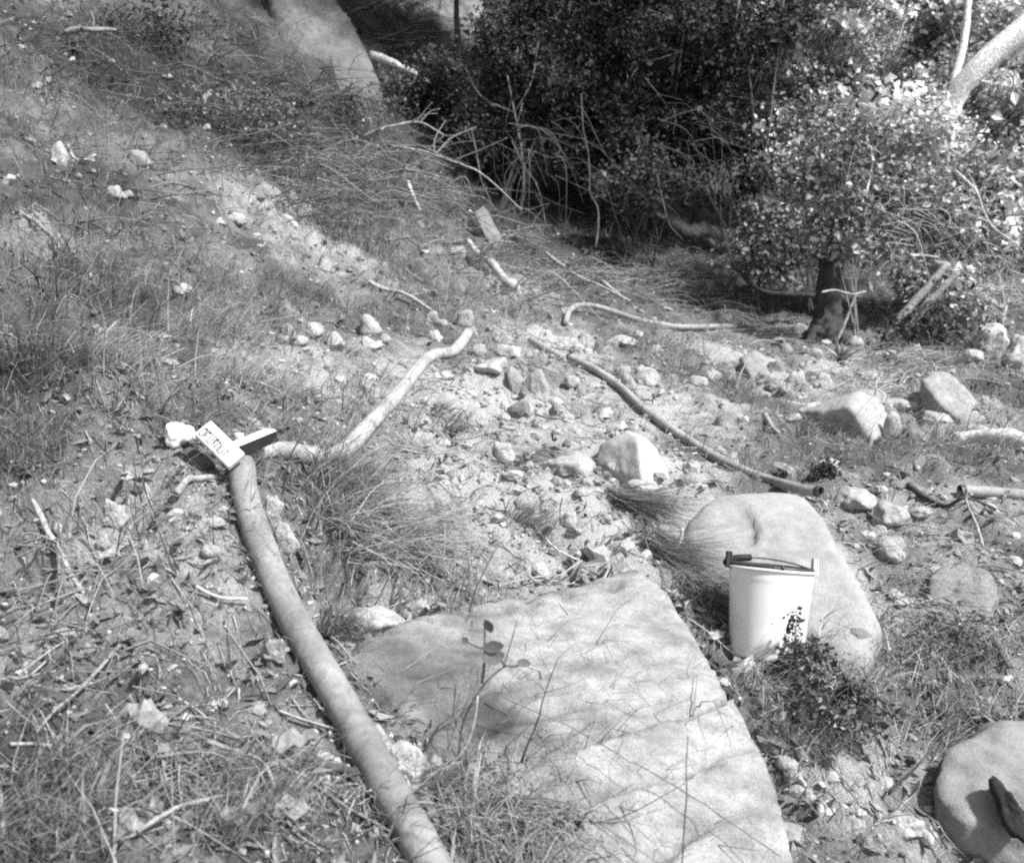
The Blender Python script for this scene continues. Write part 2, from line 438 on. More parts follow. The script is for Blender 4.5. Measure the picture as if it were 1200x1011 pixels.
def rock(px, py, w, h, label, seed, mat=None, tone=1.0, deep=.85, flat=.9, sub=3, name='rock', cat='rock', tilt=0.0, group=None, sharp=60, npts=5, lift=0.0):
    """a stone whose visible outline is about w x h pixels round (px, py), bedded in the ground"""
    g, d = at(px, py + h * .45, False)
    k = d / F_PX; W_ = w * k / 2; Hh = h * k; rg = np.random.default_rng(seed)
    p = rg.normal(size=(npts, 3)); p /= np.linalg.norm(p, axis=1)[:, None]
    p = np.vstack([p, [[1, rg.uniform(-.3,.3), rg.uniform(-.5,.1)], [-1, rg.uniform(-.3,.3), rg.uniform(-.5,.1)], [rg.uniform(.2,.65), -.4, .85], [rg.uniform(-.7,-.3), .1, .8], [rg.uniform(-.3,.3), .5, .9], [-.3, -.6, .6], [.6,-.7,-.3], [-.6,-.7,-.3], [0,0,-1]]])
    p *= rg.uniform(.72, 1.14, (len(p), 1)); sub = 4 if w >= 34 else (3 if w > 13 or sub == 3 else sub)
    p[:, 2] *= flat if flat > 1 else 1
    p = p * np.array([W_, W_ * deep * 1.1, Hh * .66])
    a = tilt; ca, sa = math.cos(a), math.sin(a)
    p = np.c_[p[:, 0] * ca - p[:, 2] * sa, p[:, 1], p[:, 0] * sa + p[:, 2] * ca]
    p = p + np.array([g.x, g.y + W_ * deep * .55, g.z + Hh * (.20 + lift)])
    me, c = rock_mesh(name, p, mat or M_ROCK, sub, sharp, .06, .003 + .0025 * d / 5, seed, tone=tone)
    o = obj(name, me, None, c)
    return tag(o, label, cat, group)

# ------------------------------------------------------------------ the ground
PALE = [(320,265,80,.27),(390,305,60,.27),(250,240,50,.2),(150,170,50,.15),(380,440,70,.34),(330,440,50,.30),(470,440,70,.34),(580,480,80,.42),(650,500,80,.42),(540,560,60,.34),(560,610,90,.34),
        (700,600,90,.34),(620,660,70,.36),(800,580,60,.34),(760,640,50,.33),(120,650,70,.24),(20,720,50,.22),(230,620,60,.24),(460,690,60,.3),(900,440,60,.2),(800,470,70,.24),(1000,440,60,.25),(1100,480,70,.30),
        (1060,620,80,.27),(960,640,60,.26),(1150,600,60,.24),(1000,930,80,.24),(1080,960,60,.26),(640,400,60,.28),(740,470,60,.3),(500,470,80,.36),(60,150,60,.2),(30,270,60,.2),(330,900,60,.2),(200,880,60,.18),(600,330,50,.24)]
_pb = [(at(a, b)[0], s * at(a, b)[1] / F_PX, t) for a, b, s, t in PALE]
def paleness(x, y):
    x = np.asarray(x); y = np.asarray(y)
    num = np.zeros_like(x); 
    for p, s, t in _pb:
        g = np.exp(-(((x - p.x) / (s * 1.0)) ** 2 + ((y - p.y) / (s * 1.9)) ** 2))
        num = np.maximum(num, (t - .11) * g ** .8)
    return num
DARK = [(200,100,110,.5),(330,110,90,.5),(460,30,90,.6),(80,350,80,.4),(330,170,80,.5),(430,190,100,.6),(560,260,70,.6),(250,130,90,.55),(130,60,80,.55),(30,450,60,.6),(600,345,50,.4),(1130,545,60,.45),(950,520,70,.45),(830,455,60,.4),(100,860,90,.4),(960,820,50,.5),(700,320,90,.4),(420,580,40,.4),(20,180,60,.3),(300,60,70,.4)]  # dark humus and moss; spots on the upper hillside also carry painted shade
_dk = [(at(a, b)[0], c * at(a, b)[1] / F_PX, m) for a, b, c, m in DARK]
def hill_shade(x, y): return np.clip((-x - .2) / 1.4, 0, 1) * np.clip((y - 3.6) / 2.5, 0, 1)  # where the hillside's shade is painted into soil and grass tone
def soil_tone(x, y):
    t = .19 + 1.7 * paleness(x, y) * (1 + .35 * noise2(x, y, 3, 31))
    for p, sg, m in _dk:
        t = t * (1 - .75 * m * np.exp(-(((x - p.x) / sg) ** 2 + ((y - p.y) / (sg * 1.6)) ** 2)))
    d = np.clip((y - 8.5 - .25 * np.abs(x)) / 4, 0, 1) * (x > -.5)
    t = t * (1 - .65 * d) * (1 - .24 * hill_shade(x, y))
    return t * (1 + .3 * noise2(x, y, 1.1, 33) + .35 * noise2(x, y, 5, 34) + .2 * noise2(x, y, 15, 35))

def make_ground():
    n = 570; a = np.linspace(-1, 1, n)
    gx = .42 * np.sinh(a * 6.05) ; k = np.abs(gx)
    gx = 95 * (np.sinh(4.6 * a) / np.sinh(4.6)) * .98 + a * 1.5
    b = np.linspace(-.52, 1, n)
    gy = 110 * (np.sinh(4.9 * b) / np.sinh(4.9)) + b * 3.0 + 2.6
    X, Y = np.meshgrid(gx, gy); x = X.ravel(); y = Y.ravel()
    z = H(x, y)
    V = np.c_[x, y, z]
    i = (np.arange(n - 1)[:, None] * n + np.arange(n - 1)[None]).ravel()
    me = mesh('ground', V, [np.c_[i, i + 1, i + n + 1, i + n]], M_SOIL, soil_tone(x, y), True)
    o = obj('ground', me); o['kind'] = 'structure'
make_ground()

# ------------------------------------------------------------------ ground cover (uncountable)
def sample(n, rmin=1.35, rmax=15, ang=38, power=.55):
    u = RNG.random(n); e = 1 + power
    r = (rmin ** e + u * (rmax ** e - rmin ** e)) ** (1 / e)
    a = np.radians(RNG.uniform(-ang, ang, n))
    x, y = r * np.sin(a), r * np.cos(a); k = off(x, y)
    return x[k], y[k]
def off(x, y): return (((x - 1.0) / .42) ** 2 + ((y - 3.75) / .62) ** 2 > 1) & (((x - .9) / .2) ** 2 + ((y - 3.3) / .22) ** 2 > 1)
def downhill(x, y):
    e = .15; gx = (base_h(x + e, y) - base_h(x - e, y)) / (2 * e); gy = (base_h(x, y + e) - base_h(x, y - e)) / (2 * e)
    return -gx, -gy

def gravel(n, smin, smax, sub, name, tlo, thi, power, need_pale, rmax=13):
    x, y = sample(n * 2, 1.35, rmax, 36, power)
    keep = RNG.random(len(x)) < np.clip(need_pale + paleness(x, y) * 3.5, 0, 1)
    x = x[keep][:n]; y = y[keep][:n]; n = len(x)
    s = smin * (smax / smin) ** (RNG.random(n) ** 2.2)
    V, Fc = ICO[sub]
    nv = 24; K = np.stack([V * (1 + .28 * RNG.normal(size=(len(V), 1)).clip(-1, 1)) for _ in range(nv)])
    T = K[RNG.integers(0, nv, n)] * (s[:, None] * RNG.uniform([.7, .6, .35], [1.2, 1, .8], (n, 3)))[:, None]
    z = RNG.normal(size=(n, 3)) * .35 + [0, 0, 1]
    V2, F2, t2 = instance(T, Fc, np.c_[x, y, H(x, y) + s * .22], frames(z, RNG.uniform(0, 6.28, n)), RNG.uniform(tlo, thi, n) * np.where(RNG.random(n) < .15, .5, 1))
    return stuff(obj(name, mesh(name, V2, [F2], M_GRAVEL, t2, False)))
gravel(14000, .004, .024, 1, 'gravel', .16, .42, .45, .3)
gravel(2000, .014, .06, 2, 'pebbles', .2, .42, .6, .2)

gravel(9000, .003, .014, 1, 'gravel', .10, .45, .0, .8, 4.5)
def litter(n, smin, smax, name, tlo, thi, power, exclude_pale=1.6, rmax=15):
    x, y = sample(n * 2, 1.35, rmax, 37, power)
    keep = RNG.random(len(x)) > np.clip(paleness(x, y) * exclude_pale * 2, 0, .8)
    x = x[keep][:n]; y = y[keep][:n]; n = len(x)
    T = np.array([[0, -1, 0], [-.45, -.1, .18], [0, 1, .12], [.42, .05, .2], [0, 0, 0]]) ; Fc = np.array([[0, 4, 1], [1, 4, 2], [2, 4, 3], [3, 4, 0]])
    s = RNG.uniform(smin, smax, n)
    T = T[None] * (s[:, None] * RNG.uniform([.6, .8, -1.2], [1.3, 1.2, 1.5], (n, 3)))[:, None]
    z = RNG.normal(size=(n, 3)) * .5 + [0, 0, 1]
    V2, F2, t2 = instance(T, Fc, np.c_[x, y, H(x, y) + RNG.uniform(.003, .025, n)], frames(z, RNG.uniform(0, 6.28, n)), RNG.uniform(tlo, thi, n) ** 1.0)
    return stuff(obj(name, mesh(name, V2, [F2], M_LITTER, t2, False)))
litter(16000, .008, .03, 'leaf_litter', .06, .26, .5)
litter(3600, .014, .042, 'leaf_litter', .05, .32, .0, 1.2, 4.6)

def twigs(n, lmin, lmax, rad, name, tlo, thi, power, lift=.02, rmax=14):
    x, y = sample(n, 1.35, rmax, 37, power); n = len(x)
    k = 5; L = RNG.uniform(lmin, lmax, n) * RNG.uniform(.5, 1, n)
    gx, gy = downhill(x, y); a = np.arctan2(gy, gx) + RNG.normal(size=n) * .9
    tt = np.linspace(-.5, .5, k)
    bend = RNG.normal(size=n) * .25
    px = x[:, None] + np.cos(a)[:, None] * tt * L[:, None] - np.sin(a)[:, None] * (bend * L)[:, None] * (tt ** 2)
    py = y[:, None] + np.sin(a)[:, None] * tt * L[:, None] + np.cos(a)[:, None] * (bend * L)[:, None] * (tt ** 2)
    hz = H(px.ravel(), py.ravel()).reshape(n, k)
    hz = .35 * hz + .65 * (hz[:, :1] + (hz[:, -1:] - hz[:, :1]) * np.linspace(0, 1, k))
    pz = np.maximum(hz, H(px.ravel(), py.ravel()).reshape(n, k) - .004) + (RNG.random(n) ** 2 * lift)[:, None] + RNG.uniform(-.1, .25, n)[:, None] * tt * L[:, None] * .5
    R_ = rad * RNG.uniform(.6, 1.5, n); ang = np.array([0, 2.09, 4.19])
    cx = -np.sin(a)[:, None, None] * np.cos(ang) * R_[:, None, None]; cy = np.cos(a)[:, None, None] * np.cos(ang) * R_[:, None, None]
    tap = np.array([1, .95, .85, .7, .4])[None, :, None]
    V = np.stack([px[:, :, None] + cx * tap, py[:, :, None] + cy * tap, pz[:, :, None] + np.sin(ang) * R_[:, None, None] * tap], -1)
    i = (np.arange(k - 1)[:, None] * 3 + np.arange(3)[None]); j = (np.arange(k - 1)[:, None] * 3 + (np.arange(3) + 1) % 3)
    Fq = np.stack([i, j, j + 3, i + 3], -1).reshape(-1, 4)
    Fa = (Fq[None] + (np.arange(n) * k * 3)[:, None, None]).reshape(-1, 4)
    t = np.repeat(RNG.uniform(tlo, thi, n), k * 3)
    return stuff(obj(name, mesh(name, V.reshape(-1, 3), [Fa], M_TWIG, t, True)))
twigs(8000, .05, .24, .0019, 'twig_litter', .08, .42, .3)
twigs(3000, .03, .15, .0019, 'twig_litter', .06, .45, .0, .02, 4.2)
twigs(1300, .15, .5, .0042, 'twig_litter', .08, .38, .5, .05)

def blades(x, y, length, width, lean, tone, spread=.8, follow=1.0, seg=3, zoff=None, toward=None, th0=(.05, .5)):
    """grass blades as tapering strips that bend over downhill; arrays of equal length -> V, F, T"""
    n = len(x); gx, gy = downhill(x, y)
    if toward is not None: dirx, diry = gx * 0 + toward[0], gy * 0 + toward[1]
    else: dirx, diry = gx, gy
    a = np.arctan2(diry, dirx) + RNG.normal(size=n) * spread
    rnd = RNG.uniform(0, 6.28, n); a = np.where(RNG.random(n) < follow, a, rnd)
    sl = np.hypot(gx, gy)
    t = np.linspace(0, 1, seg + 1)
    th = RNG.uniform(th0[0], th0[1], n)[:, None] + (lean[:, None]) * t        # angle from vertical
    ds = length / seg
    dx = np.sin(th) * ds[:, None]; dz = np.cos(th) * ds[:, None]
    r = np.concatenate([np.zeros((n, 1)), np.cumsum(dx[:, :-1], 1)], 1); z = np.concatenate([np.zeros((n, 1)), np.cumsum(dz[:, :-1], 1)], 1)
    px = x[:, None] + np.cos(a)[:, None] * r; py = y[:, None] + np.sin(a)[:, None] * r
    gz = H(x, y) if zoff is None else zoff
    pz = gz[:, None] - .01 + z
    floor = base_h(px.ravel(), py.ravel()).reshape(px.shape) - base_h(x, y)[:, None] + gz[:, None] + .004 + RNG.uniform(0, .03, n)[:, None]
    pz = np.maximum(pz, floor)
    w = width[:, None] * np.array([1, .95, .75, .45, .0][:seg + 1])[None] if seg == 4 else width[:, None] * np.linspace(1, .05, seg + 1)
    sx = -np.sin(a + .5)[:, None] * w; sy = np.cos(a + .5)[:, None] * w
    V = np.stack([np.stack([px - sx, py - sy, pz], -1), np.stack([px + sx, py + sy, pz + w * .3], -1)], 2).reshape(-1, 3)
    k = (seg + 1) * 2; i = np.arange(seg) * 2
    Fq = np.stack([i, i + 1, i + 3, i + 2], -1)
    Fa = (Fq[None] + (np.arange(n) * k)[:, None, None]).reshape(-1, 4)
    return V, Fa, np.repeat(tone, k)
def grass(n, lmin, lmax, wid, tlo, thi, power, thresh, name='grass', dark=0.25):
    x, y = sample(n * 3, 1.35, 14, 37, power)
    m = noise2(x, y, 1.6, 51) * .6 + noise2(x, y, 4, 52) * .5 - paleness(x, y) * 3.2 + .35 * np.clip(-x / 2, -.6, .7)
    keep = m > thresh + RNG.normal(size=len(x)) * .15
    x = x[keep][:n]; y = y[keep][:n]; n = len(x)
    L = RNG.uniform(lmin, lmax, n); tn = RNG.uniform(tlo, thi, n) * np.where(RNG.random(n) < dark, .4, 1) * (1 - .3 * hill_shade(x, y))
    V, Fa, T = blades(x, y, L, wid * np.exp(RNG.normal(size=n) * .45), RNG.uniform(.9, 2.6, n), tn, .7, .8)
    return stuff(obj(name, mesh(name, V, [Fa], M_GRASS, T, False)))
grass(52000, .03, .14, .0019, .08, .42, .55, -.35)
grass(20000, .15, .42, .002, .10, .5, .6, -.05, dark=.35)

# ------------------------------------------------------------------ big stones
def front_hull(outline, thick, down=0.0, shrink=.82, snap=True):
    """points for a boulder: outline of (px, py, depth) plus the same set farther back and lower"""
    o = np.array(outline, float); cx, cy = o[:, 0].mean(), o[:, 1].mean(); pts = []
    if snap:
        k = np.argmax(o[:, 1]); o[:, 2] += at(o[k, 0], o[k, 1])[1] - o[k, 2] - .02
    for px, py, d in o:
        p = P(px, py, d); pts.append(p)
        if thick: pts.append(P(cx + (px - cx) * shrink, cy + (py - cy) * shrink + 6, d + thick))
        if down: pts.append(p + Vector((0, 0, -down)))
    return np.array([list(p) for p in pts])

SLAB = [(392,752,2.86),(470,728,3.02),(560,716,3.16),(650,690,3.33),(745,662,3.5),(781,690,3.4),(828,770,3.12),(884,862,2.82),(905,905,2.70),(932,1000,2.47),(940,1060,2.36),(760,1110,2.26),(640,985,2.50),(540,900,2.66),(425,858,2.74),(385,825,2.80)]
def _bed(Wd):
    a = math.radians(33)
    return Wd[:, 0] * math.cos(a) + Wd[:, 1] * math.sin(a), -Wd[:, 0] * math.sin(a) + Wd[:, 1] * math.cos(a)
def _bands(Wd):
    """bedding of the slab: phase of the ledges, and grooves worn along some of them"""
    u, v = _bed(Wd)
    warp = .30 * noise2(u, v, 1.6, 70) + .10 * noise2(u, v, 7, 71) + .05 * noise2(u, v, 19, 77)
    ph = v / .185 + warp; gate = np.clip(.5 + 2.2 * noise2(u * 1.2, v * 2.2, 1.7, 74), 0, 1)
    saw = ph - np.floor(ph); groove = np.exp(-((saw - .5) / .07) ** 2) * gate
    ph2 = v / .07 + 2.1 * warp + .25 * noise2(u, v, 5, 73); saw2 = ph2 - np.floor(ph2)
    groove2 = np.exp(-((saw2 - .5) / .13) ** 2) * np.clip(.1 + 2.0 * noise2(u * 1.3, v * 2, 3.1, 76), 0, 1)
    return u, v, saw, gate, groove, groove2
def slab_shape(V, D, c):
    Wd = V + c; u, v, saw, gate, groove, groove2 = _bands(Wd)
    ledge = (np.where(saw < .5, saw, saw - 1)) * gate
    n4 = noise2(u, v, 30, 95); lump = .5 * noise2(u, v * 1.3, 2.2, 78) + .25 * noise2(u, v * 2, 11, 79) + .2 * np.abs(n4) + .18 * noise2(u, v, 62, 96)
    q = np.array([list(P(*t)) for t in SLAB]); cf = np.linalg.lstsq(np.c_[q[:, :2], np.ones(len(q))], q[:, 2], rcond=None)[0]
    topm = np.clip(1.25 - (Wd[:, 0] * cf[0] + Wd[:, 1] * cf[1] + cf[2] - Wd[:, 2]) / .06, 0, 1)
    V = V.copy(); V[:, 2] += topm * (.034 * ledge - .032 * groove - .014 * groove2 + .020 * lump)
    edge = np.clip(1 - topm, 0, 1); V += D * (edge * (.020 * noise3(Wd * np.array([6, 6, 22]), 91) + .008 * noise3(Wd * 24, 92)))[:, None]
    return V
_stain_shade = [(P(545,815,2.72), .13, .12, .5), (P(455,790,2.78), .10, .09, .62), (P(600,860,2.7), .10, .05, .6), (P(690,960,2.5), .12, .08, .8)]  # weathered stains, deepened to paint in shade on the slab's left side
def slab_wear_shade(Wd):
    u, v = _bed(Wd)
    st = noise2(u * .35, v, 13, 83) + .6 * noise2(u * .4, v, 31, 84)
    gv = _bands(Wd); t = (1 - .42 * gv[4]) * (1 - .25 * gv[5])  # grooves coloured darker to paint in the shadow under the ledges
    t = t * (1.06 - .42 * np.clip(st - .15, 0, .8) + .12 * noise2(u, v, 3.5, 85) - .34 * np.clip(noise2(u, v, 7, 86) + .5 * noise2(u, v, 19, 87) - .35, 0, .6))
    j = .5 * noise3(Wd * 9, 81) + .3 * noise3(Wd * 21, 82)
    for p, sx, sy, k in _stain_shade:
        r2 = ((Wd[:, 0] - p.x) / sx) ** 2 + ((Wd[:, 1] - p.y) / (sy * 1.5)) ** 2
        t = t * (1 - (1 - k) * np.clip(1.6 - r2 + j, 0, 1))
    return t
me, c = rock_mesh('boulder', front_hull(SLAB, 0, .45, snap=False), M_SLAB, 6, 110, .002, .0022, 5, slab_shape, .95, slab_wear_shade)
tag(obj('boulder', me, None, c), 'big flat pale sandstone boulder with layered top beside the thick hose', 'boulder')

def hollow(centre, rad, depth):
    def f(V, D, c):
        Wd = V + c; d = np.linalg.norm((Wd - np.array(centre)) / np.array(rad), axis=1)
        return V - D * (depth * np.clip(1 - d ** 2, 0, 1) ** .45)[:, None]
    return f
BB = [(800,612,4.22),(836,576,4.35),(900,567,4.4),(945,574,4.36),(970,600,4.12),(992,655,3.74),(1014,690,3.56),(1044,742,3.42),(1008,785,3.28),(930,780,3.46),(860,745,3.60),(840,690,3.76),(806,655,3.92)]
BB = [(a_, b_, d_ - .06) for a_, b_, d_ in BB]
me, c = rock_mesh('boulder', front_hull(BB, .35, .25, .85, False), M_SMOOTH, 5, 24, .014, .004, 8, hollow(P(864,610,3.99), (.10,.3,.07), .05), .90)
tag(obj('boulder', me, None, c), 'rounded pale boulder with a scooped hollow, behind the white bucket', 'boulder')
CB = [(696,542,4.78),(704,518,4.85),(735,502,4.85),(757,508,4.82),(774,528,4.75),(785,556,4.7),(770,570,4.5),(748,518,4.6),(754,562,4.42),(738,574,4.5),(706,562,4.74)]
me, c = rock_mesh('boulder', front_hull(CB, .3, .1, .8), M_SMOOTH, 5, 50, .012, .004, 12, None, .92)
tag(obj('boulder', me, None, c), 'round pale boulder with a grey chipped face, between the two hoses', 'boulder')
RB = [(938,484,7.05),(975,463,7.0),(1002,457,6.95),(1030,462,7.0),(1046,492,6.85),(1050,514,6.8),(1022,514,6.5),(998,478,6.6),(972,508,7.0)]
me, c = rock_mesh('boulder', front_hull(RB, .5, .2, .85), M_SMOOTH, 5, 55, .03, .010, 15, None, .8)
tag(obj('boulder', me, None, c), 'white topped boulder with a shaded face, edge of the stony bank', 'boulder')
RS = [(1080,445,7.7),(1092,436,7.8),(1112,440,7.8),(1140,466,7.6),(1158,488,7.4),(1130,495,7.25),(1098,470,7.45)]
me, c = rock_mesh('boulder', front_hull(RS, .4, .2, .9), M_ROCK, 5, 70, .03, .010, 16, None, .82)
tag(obj('boulder', me, None, c), 'long slanting pale slab with a crack, on the stony bank', 'boulder')
LG = [(868,420,7.9),(885,412,8.0),(910,432,7.8),(935,445,7.6),(915,460,7.3),(888,458,7.35),(878,440,7.6)]
me, c = rock_mesh('boulder', front_hull(LG, .35, .15, .9), M_ROCK, 5, 60, .03, .010, 19, None, .85)
tag(obj('boulder', me, None, c), 'angular grey slab wedged in the bank edge, joined to a pale ledge', 'boulder')
LE = [(788,412,8.1),(800,404,8.2),(850,404,8.3),(872,416,8.1),(850,424,7.9),(800,422,7.95)]
me, c = rock_mesh('boulder', front_hull(LE, .4, .12, .9), M_ROCK, 5, 60, .03, .010, 23, None, .95)
tag(obj('boulder', me, None, c), 'low pale ledge of rock at the end of the grassy bank', 'boulder')
CL = [(306,-30,13.2),(350,-60,13.8),(388,-20,13.6),(418,45,13.2),(452,104,12.6),(410,122,12.2),(345,112,12.2),(312,60,12.8)]
CLT = .62
me, c = rock_mesh('boulder', front_hull(CL, 1.2, .5, .85), M_ROCKG, 5, 16, .02, .025, 27, None, CLT)
tag(obj('boulder', me, None, c), 'huge smooth grey rock face high on the hillside', 'boulder')
RE = [(1090,918,2.82),(1104,882,2.92),(1135,852,3.0),(1180,842,3.0),(1230,850,2.97),(1270,890,2.92),(1260,980,2.68),(1190,985,2.68),(1120,958,2.74)]
me, c = rock_mesh('boulder', front_hull(RE, .3, .2, .85, False), M_SMOOTH, 5, 22, .035, .007, 31, None, .58)
tag(obj('boulder', me, None, c), 'rounded grey boulder half buried beside the dry weeds at the frame edge', 'boulder')
PK = [(1085,690,3.85),(1095,662,3.95),(1130,648,4.0),(1165,660,3.95),(1170,700,3.8),(1150,730,3.7),(1105,735,3.68)]
me, c = rock_mesh('boulder', front_hull(PK, .25, .15, .85), M_ROCKG, 5, 18, .05, .008, 35, None, .95)
tag(obj('boulder', me, None, c), 'pitted grey boulder half hidden by weeds, beyond the white bucket', 'boulder')
PLATE = [(553,246,9.9),(568,238,10),(592,285,9.7),(578,296,9.6)]
me, c = rock_mesh('leaning_stone', front_hull(PLATE, .12, 0, .95), M_ROCKG, 4, 30, .012, .004, 36, None, 1.0)
tag(obj('leaning_stone', me, None, c), 'grey slab of stone leaning on the dead branches below the dark shrubs', 'stone slab')

